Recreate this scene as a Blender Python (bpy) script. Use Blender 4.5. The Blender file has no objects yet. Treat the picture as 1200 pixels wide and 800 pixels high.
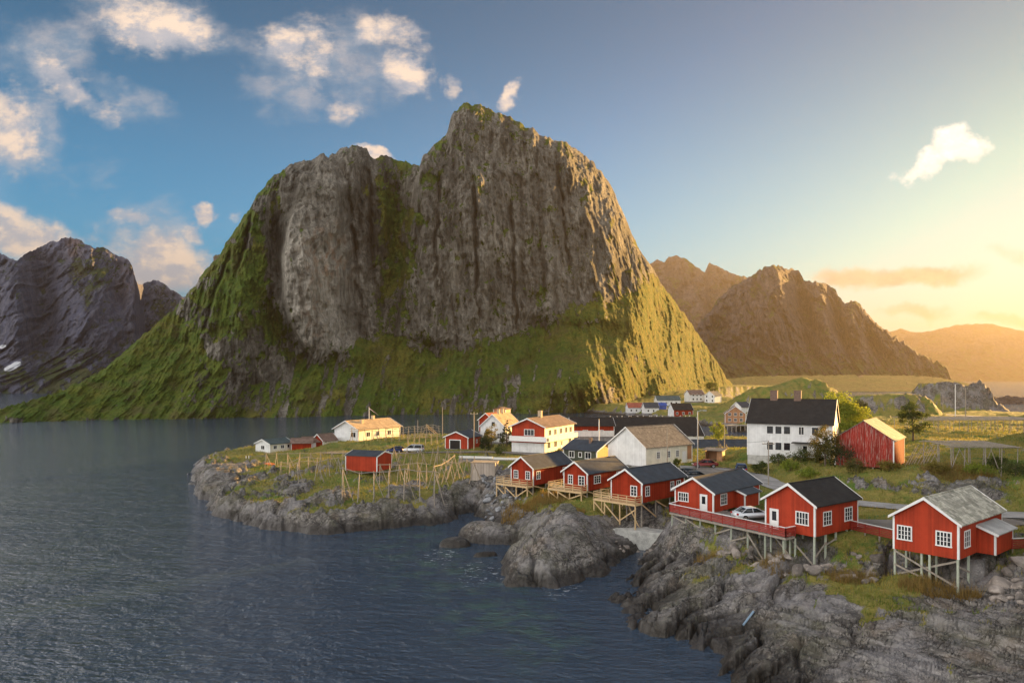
import bpy, math, random
import numpy as np
from mathutils import Vector, Matrix
R_ = math.radians
rnd = random.Random(7)
scene = bpy.context.scene
COL = scene.collection

# ------------------------------------------------------------------ camera
F, HZ, CH = 850.0, 443.0, 22.0           # focal length in photo pixels, horizon row, eye height
cam_d = bpy.data.cameras.new('camera')
cam = bpy.data.objects.new('camera', cam_d); COL.objects.link(cam)
cam.location = (0, 0, CH); cam.rotation_euler = (R_(90), 0, 0)
cam_d.sensor_width = 36.0; cam_d.lens = 36.0*F/1200; cam_d.shift_y = (HZ-400)/1200
cam_d.clip_start = 0.5; cam_d.clip_end = 40000
scene.camera = cam

# ------------------------------------------------------------------ sun, sky, exposure
SUN_AZ, SUN_EL = 50.0, 6.8
sd_ = bpy.data.lights.new('sun', 'SUN'); sun = bpy.data.objects.new('sun', sd_); COL.objects.link(sun)
sd_.energy = 5.0; sd_.angle = R_(0.6); sd_.color = (1.0, 0.57, 0.18)
SUN_DIR = Vector((math.sin(R_(SUN_AZ))*math.cos(R_(SUN_EL)), math.cos(R_(SUN_AZ))*math.cos(R_(SUN_EL)), math.sin(R_(SUN_EL))))
sun.rotation_euler = SUN_DIR.to_track_quat('Z', 'Y').to_euler()
vs = scene.view_settings
vs.view_transform = 'Standard'; vs.look = 'None'; vs.gamma = 1.0; vs.use_curve_mapping = False
vs.exposure = 2.95
scene.cycles.use_denoising = True
scene.cycles.max_bounces = 5; scene.cycles.diffuse_bounces = 2; scene.cycles.glossy_bounces = 3
scene.cycles.transmission_bounces = 2; scene.cycles.volume_bounces = 0; scene.cycles.transparent_max_bounces = 6
scene.cycles.sample_clamp_indirect = 4.0

world = bpy.data.worlds.new('World'); scene.world = world; world.use_nodes = True
class NT:
    """small node-tree writer"""
    def __init__(s, tree): s.t = tree; s.n = tree.nodes; s.l = tree.links
    def node(s, typ, **kw):
        n = s.n.new(typ)
        for k, v in kw.items(): setattr(n, k, v)
        return n
    def put(s, sock, v):
        if v is None: return
        if isinstance(v, bpy.types.NodeSocket): s.l.new(v, sock)
        else:
            if hasattr(sock.default_value, '__len__') and not isinstance(v, str):
                v = tuple(v)
                if len(sock.default_value) == 4 and len(v) == 3: v = v+(1.0,)
            sock.default_value = v
    def m(s, op, a, b=None, c=None, clamp=False):
        n = s.node('ShaderNodeMath', operation=op); n.use_clamp = clamp
        s.put(n.inputs[0], a); s.put(n.inputs[1], b); s.put(n.inputs[2], c); return n.outputs[0]
    def vm(s, op, a, b=None):
        n = s.node('ShaderNodeVectorMath', operation=op)
        s.put(n.inputs[0], a); s.put(n.inputs[1], b); return n.outputs[0]
    def noise(s, vec, scale, detail=3.0, rough=0.5, dist=0.0, out='Fac'):
        n = s.node('ShaderNodeTexNoise'); s.put(n.inputs['Vector'], vec)
        n.inputs['Scale'].default_value = scale; n.inputs['Detail'].default_value = detail
        n.inputs['Roughness'].default_value = rough; n.inputs['Distortion'].default_value = dist
        return n.outputs[out]
    def voro(s, vec, scale, feature='F1', out='Distance', rand=1.0):
        n = s.node('ShaderNodeTexVoronoi', feature=feature); s.put(n.inputs['Vector'], vec)
        n.inputs['Scale'].default_value = scale; n.inputs['Randomness'].default_value = rand
        return n.outputs[out]
    def ramp(s, fac, lo, hi, a=0.0, b=1.0, smooth=True):
        n = s.node('ShaderNodeMapRange'); n.interpolation_type = 'SMOOTHSTEP' if smooth else 'LINEAR'
        s.put(n.inputs[0], fac); n.inputs[1].default_value = lo; n.inputs[2].default_value = hi
        n.inputs[3].default_value = a; n.inputs[4].default_value = b; return n.outputs[0]
    def mix(s, fac, a, b, blend='MIX'):
        n = s.node('ShaderNodeMix', data_type='RGBA', blend_type=blend)
        s.put(n.inputs[0], fac); s.put(n.inputs[6], a); s.put(n.inputs[7], b); return n.outputs[2]
    def scale(s, vec, xyz, rot=(0, 0, 0)):
        n = s.node('ShaderNodeMapping'); s.put(n.inputs[0], vec)
        n.inputs['Scale'].default_value = xyz; n.inputs['Rotation'].default_value = rot; return n.outputs[0]
    def aniso(s, vec, ang, along, across, up):
        n = s.node('ShaderNodeMapping', vector_type='TEXTURE'); s.put(n.inputs[0], vec)
        n.inputs['Rotation'].default_value = (0, 0, R_(ang)); n.inputs['Scale'].default_value = (along, across, up); return n.outputs[0]
    def attr(s, name, out='Fac'):
        n = s.node('ShaderNodeAttribute'); n.attribute_name = name; return n.outputs[out]
    def bump(s, h, strength=0.5, dist=0.1, normal=None):
        n = s.node('ShaderNodeBump'); s.put(n.inputs['Height'], h)
        n.inputs['Strength'].default_value = strength; n.inputs['Distance'].default_value = dist
        if normal is not None: s.put(n.inputs['Normal'], normal)
        return n.outputs[0]

def build_world():
    t = NT(world.node_tree); t.n.clear()
    out = t.node('ShaderNodeOutputWorld'); bg = t.node('ShaderNodeBackground'); t.l.new(bg.outputs[0], out.inputs[0])
    bg.inputs[1].default_value = 0.05
    sky = t.node('ShaderNodeTexSky', sky_type='NISHITA'); sky.sun_disc = False
    sky.sun_elevation = R_(SUN_EL); sky.sun_rotation = R_(SUN_AZ)
    sky.air_density = 1.1; sky.dust_density = .8; sky.ozone_density = 3.0; sky.altitude = 30
    co = t.node('ShaderNodeTexCoord').outputs['Generated']
    sep = t.node('ShaderNodeSeparateXYZ'); t.l.new(co, sep.inputs[0])
    hs = t.node('ShaderNodeHueSaturation'); t.put(hs.inputs['Color'], sky.outputs[0])
    hs.inputs['Saturation'].default_value = SKY_SAT; hs.inputs['Value'].default_value = SKY_VAL
    gm = t.node('ShaderNodeGamma'); t.l.new(hs.outputs[0], gm.inputs[0]); gm.inputs[1].default_value = SKY_GAMMA
    dt = t.node('ShaderNodeVectorMath', operation='DOT_PRODUCT'); t.l.new(co, dt.inputs[0]); dt.inputs[1].default_value = (math.sin(R_(SUN_AZ)), math.cos(R_(SUN_AZ)), 0)
    base = t.mix(1.0, gm.outputs[0], t.mix(t.ramp(dt.outputs['Value'], .1, .95), SKY_TINT, SUN_TINT), 'MULTIPLY')
    grad = t.ramp(sep.outputs[2], 0.0, 0.52, 1.5, 0.48)
    sc_ = t.node('ShaderNodeVectorMath', operation='SCALE'); t.l.new(base, sc_.inputs[0]); t.l.new(grad, sc_.inputs['Scale'])
    cp = t.node('ShaderNodeVectorMath', operation='SCALE'); cp.inputs[0].default_value = SKY_CAP; t.l.new(t.ramp(sep.outputs[2], .06, .5, 1.0, .36), cp.inputs['Scale'])
    base = t.vm('MINIMUM', sc_.outputs[0], cp.outputs[0])
    # unseen broken cloud sheet behind and left of the view, added as fill light
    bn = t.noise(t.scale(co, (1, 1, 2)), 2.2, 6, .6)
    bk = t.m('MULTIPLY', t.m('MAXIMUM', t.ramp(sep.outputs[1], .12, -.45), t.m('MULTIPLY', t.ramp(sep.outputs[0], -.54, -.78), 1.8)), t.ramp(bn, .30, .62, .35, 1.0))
    lc = t.node('ShaderNodeVectorMath', operation='SCALE'); lc.inputs[0].default_value = FILL_CLOUD; t.l.new(t.ramp(sep.outputs[0], -.50, -.80, 1.0, 1.9), lc.inputs['Scale'])
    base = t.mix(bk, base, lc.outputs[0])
    # clouds: patches standing at given directions (tangents east and up of the view north), torn by noise
    y = t.m('MAXIMUM', sep.outputs[1], 0.02)
    u = t.m('DIVIDE', sep.outputs[0], y); v = t.m('DIVIDE', sep.outputs[2], y)
    cmb = t.node('ShaderNodeCombineXYZ'); t.l.new(u, cmb.inputs[0]); t.l.new(v, cmb.inputs[1])
    front = t.ramp(sep.outputs[1], 0.05, 0.2)
    uv = cmb.outputs[0]
    warp = t.node('ShaderNodeVectorMath', operation='MULTIPLY_ADD')
    nz = t.noise(uv, 8.0, 6.0, 0.6, out='Color')
    sub = t.vm('SUBTRACT', nz, (0.5, 0.5, 0.5)); t.l.new(sub, warp.inputs[0]); warp.inputs[1].default_value = (0.16, 0.10, 0); t.l.new(uv, warp.inputs[2])
    wv = warp.outputs[0]
    def field(cl):
        tot = None
        for (px, py, rx, ry, rot, amp) in cl:
            mp = t.node('ShaderNodeMapping', vector_type='TEXTURE'); t.l.new(wv, mp.inputs[0])
            mp.inputs['Location'].default_value = ((px-600)/F, (HZ-py)/F, 0)
            mp.inputs['Rotation'].default_value = (0, 0, R_(rot)); mp.inputs['Scale'].default_value = (rx/F, ry/F, 1)
            ln = t.node('ShaderNodeVectorMath', operation='LENGTH'); t.l.new(mp.outputs[0], ln.inputs[0])
            g = t.ramp(ln.outputs['Value'], 0.15, 1.0, amp, 0.0)
            tot = g if tot is None else t.m('MAXIMUM', tot, g)
        return tot
    fb = t.noise(t.scale(uv, (1, 1.5, 1)), 9.0, 9.0, 0.66)
    fb2 = t.noise(t.vm('ADD', t.scale(uv, (1, 1.5, 1)), (0.012, 0.022, 0)), 9.0, 9.0, 0.66)
    light = t.ramp(t.m('SUBTRACT', fb, fb2), -0.07, 0.09)
    def cloud(color, cl, c_lo, c_hi, lo, hi, nz_amt, opac):
        f = field(cl)
        d = t.m('ADD', f, t.m('MULTIPLY', t.m('SUBTRACT', fb, 0.5), nz_amt))
        a = t.m('MULTIPLY', t.m('MULTIPLY', t.ramp(d, lo, hi), t.ramp(f, 0.0, 0.2)), front)
        a = t.m('MULTIPLY', a, opac)
        return t.mix(a, color, t.mix(light, c_lo, c_hi))
    c = base
    for g in CLOUDS: c = cloud(c, *g)
    t.l.new(c, bg.inputs[0])
SKY_SAT, SKY_VAL, SKY_GAMMA, SKY_TINT, FILL_CLOUD, SKY_CAP, SUN_TINT = 0.95, 1.0, 0.60, (0.10, 0.66, 1.0), (4.7, 4.45, 4.25), (2.65, 2.8, 2.8), (0.37, 0.77, 1.06)
CW = lambda r, g, b: (r, g, b)
CLOUDS = [
  # thin veils
  ([(40, 60, 150, 80, 20, .8), (20, 140, 90, 120, -10, .9), (180, 20, 190, 60, -20, .9), (340, 80, 120, 100, 0, .8), (430, 70, 120, 110, 0, .85),
    (160, 110, 90, 45, -30, .7), (180, 290, 150, 80, 0, .9), (100, 200, 120, 60, 0, .5), (560, 110, 60, 30, 0, .4)],
   CW(1.3, 1.5, 1.75), CW(2.1, 1.9, 1.85), .25, 1.25, 2.0, .6),
  # warm bodies on the left
  ([(80, 98, 120, 36, -30, .9), (5, 140, 55, 95, 10, .9), (185, 24, 110, 42, -22, 1.0), (330, 55, 50, 45, -40, .75), (372, 62, 36, 72, 10, .65), (465, 30, 68, 34, -10, .9),
    (478, 84, 44, 44, 50, .95), (400, 122, 44, 28, 0, .8), (520, 92, 18, 16, 0, .6), (594, 106, 34, 18, 20, 1.1), (446, 180, 50, 18, -12, 1.4), (468, 190, 26, 12, -20, 1.3),
    (30, 272, 130, 50, -8, 1.2), (190, 312, 115, 62, -8, 1.35), (237, 247, 28, 22, 0, 1.2), (224, 269, 36, 16, -10, .9), (145, 258, 44, 16, -5, .75), (278, 252, 20, 12, 0, .6), (245, 300, 50, 40, 0, .8)],
   CW(1.75, 1.7, 1.8), CW(3.2, 2.5, 1.95), .20, 1.15, 2.1, .92),
  # bright puff and banks near the sun
  ([(1088, 186, 56, 22, 18, 1.1), (1130, 172, 50, 25, 0, 1.1), (1060, 192, 30, 14, 10, 1.0)], CW(3.8, 3.5, 3.1), CW(4.4, 4.1, 3.6), .25, 1.15, 1.9, .9),
  ([(1060, 328, 140, 24, 4, 1.0), (1000, 330, 70, 20, 0, .9), (1075, 372, 80, 16, 2, .8), (1180, 372, 60, 14, 0, .7), (1190, 300, 40, 20, 0, .5)],
   CW(1.45, 1.12, .85), CW(2.2, 1.6, 1.05), .2, 1.0, 1.3, .85),
]
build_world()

# ------------------------------------------------------------------ noise
def _h(ix, iy, seed):
    n = (ix.astype(np.int64)*374761393 + iy.astype(np.int64)*668265263 + seed*1442695041) & 0xffffffff
    n = ((n ^ (n >> 13))*1274126177) & 0xffffffff
    n = ((n ^ (n >> 15))*2246822519) & 0xffffffff
    return ((n ^ (n >> 16)) & 0xffffff)/float(0x1000000)
def perlin(x, y, seed=0):
    x = np.asarray(x, float); y = np.asarray(y, float)
    ix = np.floor(x); iy = np.floor(y); fx = x-ix; fy = y-iy
    ux = fx*fx*fx*(fx*(fx*6-15)+10); uy = fy*fy*fy*(fy*(fy*6-15)+10)
    def g(dx, dy):
        a = _h(ix+dx, iy+dy, seed)*6.2831853
        return np.cos(a)*(fx-dx)+np.sin(a)*(fy-dy)
    a, b, c, d = g(0, 0), g(1, 0), g(0, 1), g(1, 1)
    return 1.5*((a*(1-ux)+b*ux)*(1-uy)+(c*(1-ux)+d*ux)*uy)
def fbm(x, y, o=4, seed=0, gain=.5):
    s = 0; a = 1.0
    for i in range(o):
        s = s+a*perlin(x, y, seed+i*17); x = x*2.03+13.7; y = y*2.03+7.1; a *= gain
    return s
def ridged(x, y, o=4, seed=0, gain=.5):
    s = 0; a = 1.0
    for i in range(o):
        s = s+a*(1-2*np.abs(perlin(x, y, seed+i*23))); x = x*2.07+3.7; y = y*2.07+9.1; a *= gain
    return s
def voronoi(x, y, seed=0, jit=.9, off=False):
    ix = np.floor(x); iy = np.floor(y)
    f1 = np.full(x.shape, 9.0); f2 = np.full(x.shape, 9.0); cid = np.zeros(x.shape); ox = np.zeros(x.shape); oy = np.zeros(x.shape)
    for dx in (-1, 0, 1):
        for dy in (-1, 0, 1):
            cx = ix+dx; cy = iy+dy
            a = _h(cx, cy, seed); b = _h(cx, cy, seed+91)
            qx = x-(cx+.5+(a-.5)*jit); qy = y-(cy+.5+(b-.5)*jit); d = np.hypot(qx, qy)
            nearer = d < f1
            f2 = np.where(nearer, f1, np.minimum(f2, d)); cid = np.where(nearer, _h(cx, cy, seed+7), cid); ox = np.where(nearer, qx, ox); oy = np.where(nearer, qy, oy); f1 = np.where(nearer, d, f1)
    return (f1, f2, cid, ox, oy) if off else (f1, f2, cid)
def sst(x, a, b):
    t = np.clip((x-a)/(b-a), 0, 1); return t*t*(3-2*t)
def P(px, py, z):
    """point of the plane z seen at a photo pixel"""
    d = (CH-z)*F/(py-HZ); return ((px-600)/F*d, d, z)

# ------------------------------------------------------------------ object helpers
def link(name, me, mats=(), parent=None, loc=None, rotz=0.0):
    o = bpy.data.objects.new(name, me); COL.objects.link(o)
    for m in (mats if isinstance(mats, (list, tuple)) else [mats]): me.materials.append(m)
    if parent is not None: o.parent = parent
    if loc is not None: o.location = loc
    if rotz: o.rotation_euler = (0, 0, rotz)
    return o
def tag(o, label=None, cat=None, group=None, kind=None):
    if label: o['label'] = label
    if cat: o['category'] = cat
    if group: o['group'] = group
    if kind: o['kind'] = kind
    return o
def empty(name, loc, rotz=0.0):
    o = bpy.data.objects.new(name, None); COL.objects.link(o); o.location = loc; o.rotation_euler = (0, 0, rotz); o.empty_display_size = .2
    return o
def np_mesh(name, V, Fq, smooth=True, attrs=None):
    """mesh from numpy vertices and quads/triangles"""
    me = bpy.data.meshes.new(name); k = Fq.shape[1]
    me.vertices.add(len(V)); me.vertices.foreach_set('co', np.asarray(V, np.float32).ravel())
    me.loops.add(Fq.size); me.loops.foreach_set('vertex_index', np.asarray(Fq, np.int32).ravel())
    me.polygons.add(len(Fq)); me.polygons.foreach_set('loop_start', np.arange(0, Fq.size, k, dtype=np.int32))
    me.polygons.foreach_set('loop_total', np.full(len(Fq), k, np.int32))
    if smooth: me.polygons.foreach_set('use_smooth', np.ones(len(Fq), bool))
    for n, a in (attrs or {}).items():
        at = me.attributes.new(n, 'FLOAT', 'POINT'); at.data.foreach_set('value', np.asarray(a, np.float32).ravel())
    me.update(calc_edges=True); return me
def grid_faces(nr, nc, keep=None):
    i = np.arange(nr-1)[:, None]*nc+np.arange(nc-1)[None, :]
    q = np.stack([i, i+1, i+nc+1, i+nc], -1).reshape(-1, 4)
    if keep is not None: q = q[keep.ravel()[q].any(1)]
    return q
def compact(V, Fq, attrs):
    used = np.unique(Fq); m = np.full(len(V), -1, np.int64); m[used] = np.arange(len(used))
    return V[used], m[Fq], {k: a.ravel()[used] for k, a in attrs.items()}
class MB:
    """collects boxes, bars and polygons into one mesh"""
    def __init__(s): s.v = []; s.f = []; s.mi = []
    def poly(s, pts, mi=0):
        b = len(s.v); s.v += [tuple(p) for p in pts]; s.f.append(tuple(range(b, b+len(pts)))); s.mi.append(mi)
    def hexa(s, p, mi=0):
        b = len(s.v); s.v += [tuple(q) for q in p]
        for f in ((0, 3, 2, 1), (4, 5, 6, 7), (0, 1, 5, 4), (1, 2, 6, 5), (2, 3, 7, 6), (3, 0, 4, 7)): s.f.append(tuple(b+i for i in f)); s.mi.append(mi)
    def box(s, x0, x1, y0, y1, z0, z1, mi=0):
        s.hexa([(x0, y0, z0), (x1, y0, z0), (x1, y1, z0), (x0, y1, z0), (x0, y0, z1), (x1, y0, z1), (x1, y1, z1), (x0, y1, z1)], mi)
    def obox(s, c, ax, ay, az, hx, hy, hz, mi=0):
        c = Vector(c); X = Vector(ax)*hx; Y = Vector(ay)*hy; Z = Vector(az)*hz
        s.hexa([c-X-Y-Z, c+X-Y-Z, c+X+Y-Z, c-X+Y-Z, c-X-Y+Z, c+X-Y+Z, c+X+Y+Z, c-X+Y+Z], mi)
    def bar(s, p, q, w, h=None, mi=0):
        p = Vector(p); q = Vector(q); d = (q-p); L = d.length
        if L < 1e-6: return
        d /= L; up = Vector((0, 0, 1)) if abs(d.z) < .95 else Vector((0, 1, 0))
        sx = d.cross(up).normalized(); sy = sx.cross(d)
        s.obox((p+q)/2, sx, sy, d, w/2, (h or w)/2, L/2, mi)
    def tube(s, pts, rad, n=6, mi=0, cap=True):
        rings = []; pts = [Vector(p) for p in pts]
        for i, p in enumerate(pts):
            d = (pts[min(i+1, len(pts)-1)]-pts[max(i-1, 0)]).normalized()
            up = Vector((0, 0, 1)) if abs(d.z) < .95 else Vector((0, 1, 0))
            sx = d.cross(up).normalized(); sy = sx.cross(d); b = len(s.v)
            r = rad[i] if hasattr(rad, '__len__') else rad
            for k in range(n):
                a = 2*math.pi*k/n; s.v.append(tuple(p+sx*math.cos(a)*r+sy*math.sin(a)*r))
            rings.append(b)
        for a, b in zip(rings, rings[1:]):
            for k in range(n): s.f.append((a+k, a+(k+1) % n, b+(k+1) % n, b+k)); s.mi.append(mi)
        if cap:
            s.f.append(tuple(range(rings[0]+n-1, rings[0]-1, -1))); s.f.append(tuple(range(rings[-1], rings[-1]+n))); s.mi += [mi, mi]
    def extr_y(s, prof, y0, y1, mi=0):
        n = len(prof); b = len(s.v)
        s.v += [(x, y0, z) for x, z in prof]+[(x, y1, z) for x, z in prof]
        s.f.append(tuple(range(b, b+n))); s.f.append(tuple(range(b+2*n-1, b+n-1, -1))); s.mi += [mi, mi]
        for k in range(n): s.f.append((b+k, b+n+k, b+n+(k+1) % n, b+(k+1) % n)); s.mi.append(mi)
    def build(s, name, mats, parent=None, loc=None, rotz=0.0, smooth=False):
        me = bpy.data.meshes.new(name); me.from_pydata(s.v, [], s.f)
        o = link(name, me, mats, parent, loc, rotz)
        me.polygons.foreach_set('material_index', s.mi)
        if smooth: me.polygons.foreach_set('use_smooth', [True]*len(s.f))
        me.update(); return o

# ------------------------------------------------------------------ materials
def mat(name, col=(.5, .5, .5), rough=.8, metal=0.0, fn=None, spec=.5):
    m = bpy.data.materials.new(name); m.use_nodes = True
    t = NT(m.node_tree); b = m.node_tree.nodes['Principled BSDF']
    b.inputs['Base Color'].default_value = (*col, 1); b.inputs['Roughness'].default_value = rough; b.inputs['Metallic'].default_value = metal
    b.inputs['Specular IOR Level'].default_value = spec
    if fn: fn(t, b)
    return m
def obj_co(t): return t.node('ShaderNodeTexCoord').outputs['Object']
def geo_pos(t): return t.node('ShaderNodeNewGeometry').outputs['Position']
def weather(col, amt=.35, scale=2.0, dark=.55, bump=.15):
    def fn(t, b):
        co = obj_co(t); n = t.noise(co, scale, 5, .6); n2 = t.noise(co, scale*9, 3, .6)
        f = t.m('MULTIPLY', t.ramp(t.m('ADD', t.m('MULTIPLY', n, .7), t.m('MULTIPLY', n2, .3)), .35, .7), amt*1.6, clamp=True)
        t.put(b.inputs['Base Color'], t.mix(f, col, tuple(c*dark for c in col)))
        t.put(b.inputs['Normal'], t.bump(n2, bump, .02))
    return fn
def boards(col, width=.15, var=.22, wear=.0, wearcol=(.4, .37, .33)):
    """upright board cladding: one tone per board, a groove between boards, worn paint if asked"""
    def fn(t, b):
        tc = t.node('ShaderNodeTexCoord'); co = tc.outputs['Object']
        sp = t.node('ShaderNodeSeparateXYZ'); t.l.new(co, sp.inputs[0]); sn = t.node('ShaderNodeSeparateXYZ'); t.l.new(tc.outputs['Normal'], sn.inputs[0])
        side = t.m('GREATER_THAN', t.m('ABSOLUTE', sn.outputs[0]), .6)
        a = t.m('ADD', t.m('MULTIPLY', sp.outputs[1], side), t.m('MULTIPLY', sp.outputs[0], t.m('SUBTRACT', 1.0, side)))
        q = t.m('DIVIDE', t.m('ADD', a, 50.0), width); idx = t.m('FLOOR', q); fr = t.m('FRACT', q)
        wn = t.node('ShaderNodeTexWhiteNoise', noise_dimensions='1D'); t.l.new(idx, wn.inputs['W'])
        k = t.m('ADD', 1.0-var, t.m('MULTIPLY', wn.outputs[0], 2*var))
        big = t.noise(co, .7, 4, .6); k = t.m('MULTIPLY', k, t.ramp(big, .25, .75, .78, 1.12, smooth=False))
        cm = t.node('ShaderNodeVectorMath', operation='SCALE'); cm.inputs[0].default_value = col; t.l.new(k, cm.inputs['Scale'])
        c = cm.outputs[0]
        if wear:
            st = t.noise(t.scale(co, (7, 7, .5)), 1.0, 5, .7)
            c = t.mix(t.m('MULTIPLY', t.ramp(st, .48, .66), wear), c, wearcol)
        t.put(b.inputs['Base Color'], c)
        gr = t.m('MINIMUM', t.ramp(fr, 0, .14), t.ramp(fr, 1.0, .86))
        t.put(b.inputs['Normal'], t.bump(gr, .6, .025))
    return fn
def courses(col, step=.35, var=.2, mottled=0.0, col2=(.3, .3, .25), lichen=0.0):
    """roof laid in courses of sheets or shingles"""
    def fn(t, b):
        co = obj_co(t); sp = t.node('ShaderNodeSeparateXYZ'); t.l.new(co, sp.inputs[0])
        q = t.m('DIVIDE', t.m('ADD', sp.outputs[2], 20.0), step*.55); fr = t.m('FRACT', q); row = t.m('FLOOR', q)
        xq = t.m('FLOOR', t.m('ADD', t.m('DIVIDE', sp.outputs[1], step*1.2), t.m('MULTIPLY', row, .37)))
        cb = t.node('ShaderNodeCombineXYZ'); t.l.new(row, cb.inputs[0]); t.l.new(xq, cb.inputs[1]); t.l.new(t.m('SIGN', sp.outputs[0]), cb.inputs[2])
        wn = t.node('ShaderNodeTexWhiteNoise', noise_dimensions='3D'); t.l.new(cb.outputs[0], wn.inputs['Vector'])
        k = t.m('ADD', 1-var, t.m('MULTIPLY', wn.outputs['Value'], 2*var))
        k = t.m('MULTIPLY', k, t.ramp(t.noise(co, .8, 5, .6), .3, .7, .8, 1.2))
        cm = t.node('ShaderNodeVectorMath', operation='SCALE'); cm.inputs[0].default_value = col; t.l.new(k, cm.inputs['Scale']); c = cm.outputs[0]
        if mottled: c = t.mix(t.m('MULTIPLY', t.ramp(t.noise(co, 3.0, 5, .7), .42, .62), mottled), c, col2)
        if lichen: c = t.mix(t.m('MULTIPLY', t.ramp(t.noise(co, 1.6, 6, .75), .55, .7), lichen), c, (.10, .13, .04))
        t.put(b.inputs['Base Color'], c); t.put(b.inputs['Normal'], t.bump(fr, .5, .03))
    return fn
# ------------------------------------------------------------------ the village land
COAST_PX = [(225,570),(230,580),(247,588),(243,598),(262,607),(292,614),(330,624),(380,625),(430,622),(480,617),(515,614),(540,603),(556,600),(568,608),(578,613),
            (598,620),(606,640),(592,658),(586,674),(600,686),(640,687),(682,683),(712,676),(728,663),(738,648),(750,641),(748,656),(736,676),(724,698),(725,716),(742,736),
            (768,746),(800,762),(818,770),(850,774),(839,800),(832,830)]
COAST = [P(x, y, 0)[:2] for x, y in COAST_PX]+[(10.5,41),(14,37),(30,31),(60,24),(110,18),(200,40),(330,180),(430,300),(400,430),(330,430),(290,385),(262,345),(250,352),(247,368),(238,394),(222,408),(190,424),(160,470),(175,700),
            (380,1000),(350,1150),(150,1000),(60,640),(40,520),(44,470),(60,432),(76,398),(84,366),(89,330),(93,305),(97,285),(92,262),(80,240),(52,229),(35,233),(18,236),(0,229),(-25,231),(-55,224),(-76,207),(-80,186),(-74,168)]
COAST = np.array(COAST)
def coast_sd(X, Y):
    d = np.full(X.shape, 1e9); ins = np.zeros(X.shape, bool)
    n = len(COAST)
    for i in range(n):
        a = COAST[i]; b = COAST[(i+1) % n]; e = b-a; L = e@e
        t = np.clip(((X-a[0])*e[0]+(Y-a[1])*e[1])/L, 0, 1)
        d = np.minimum(d, np.hypot(X-a[0]-t*e[0], Y-a[1]-t*e[1]))
        if a[1] != b[1]:
            c = ((a[1] > Y) != (b[1] > Y)) & (X < e[0]*(Y-a[1])/(b[1]-a[1])+a[0]); ins ^= c
    return np.where(ins, d, -d)
CTRL = [P(x, y, z)+(v,) for x, y, z, v in [
  (275,548,2.0,.3),(292,541,2.3,.8),(320,541,2.4,.9),(345,548,2.5,.9),(365,540,3.2,.9),(390,526,4.0,1),(420,519,4.5,1),(460,518,4.6,1),(485,530,4.3,1),(430,556,3.4,.9),
  (395,575,3.0,.75),(450,585,2.9,.75),(500,572,3.0,.75),(470,600,2.4,.65),(350,585,2.1,.65),(420,600,1.9,.5),(540,558,3.8,.85),(520,530,5.0,1),(560,527,5.4,1),(590,528,5.9,1),(620,532,6,1),(540,590,2.8,.5),(480,600,2.1,.35),(330,590,2.4,.4),(300,570,2.7,.7),(380,600,2.3,.4),
  (250,572,1.6,.1),(600,560,4.3,.2),(582,590,1.8,0),(590,575,3.2,0),(620,590,3.0,.85),(645,597,3.0,.9),(690,600,3.1,.8),(660,606,3.9,.55),(690,612,3.8,.5),(640,612,3.6,.4),(640,625,3.8,.2),(690,625,3.6,.15),(665,650,2.4,0),(630,655,1.8,0),
  (735,606,2.6,.6),(760,612,2.3,.2),(790,625,2.6,.9),(815,640,2.8,.7),(800,655,2.0,.3),(770,668,.9,0),(760,700,1.0,0),(800,700,1.5,0),(840,670,2.6,.35),(880,660,3.0,.4),(840,720,1.2,.0),(870,745,.9,0),
  (920,655,3.4,.45),(955,675,3.4,.4),(900,700,2.3,.15),(990,690,3.2,.75),(1040,690,3.4,.7),(1060,680,3.9,.5),(1000,720,2.9,.2),(940,735,2.1,.05),(950,770,1.7,0),(900,790,.9,0),(1000,770,2.4,.0),(1060,760,2.8,.05),(1100,740,3.2,.15),
  (1130,712,2.7,.2),(1180,700,4.2,.15),(1200,720,4.1,.1),(1150,770,3.0,.0),(1200,790,3.1,.1),(1060,810,2.0,0),(1000,830,1.3,0),(1150,850,2.2,0),
  (1190,642,6.0,.6),(1150,662,5.0,.1),(1030,632,5.6,.8),(1020,645,4.7,.7),(1000,612,6.1,.9),(1080,604,6.1,.9),(1190,612,6.1,.9),
  (800,548,6,1),(840,545,6,.8),(930,566,6.3,1),(1010,592,6.2,1),(1100,592,6.2,1),(920,545,8.0,1),(890,548,6.6,1),(960,533,8.6,1),(985,548,8.0,1),(1020,556,7.4,1),
  (1195,540,9.0,1),(1190,575,7.2,1),(1160,520,9.3,1),(1060,505,9.2,1),(1000,500,9.0,1),(1120,508,8.8,1),(1180,504,8.3,1),(1100,489,7.0,.9),(1180,494,6.0,.9),(1030,490,8.0,.9),(950,490,7,1)]]
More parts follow.
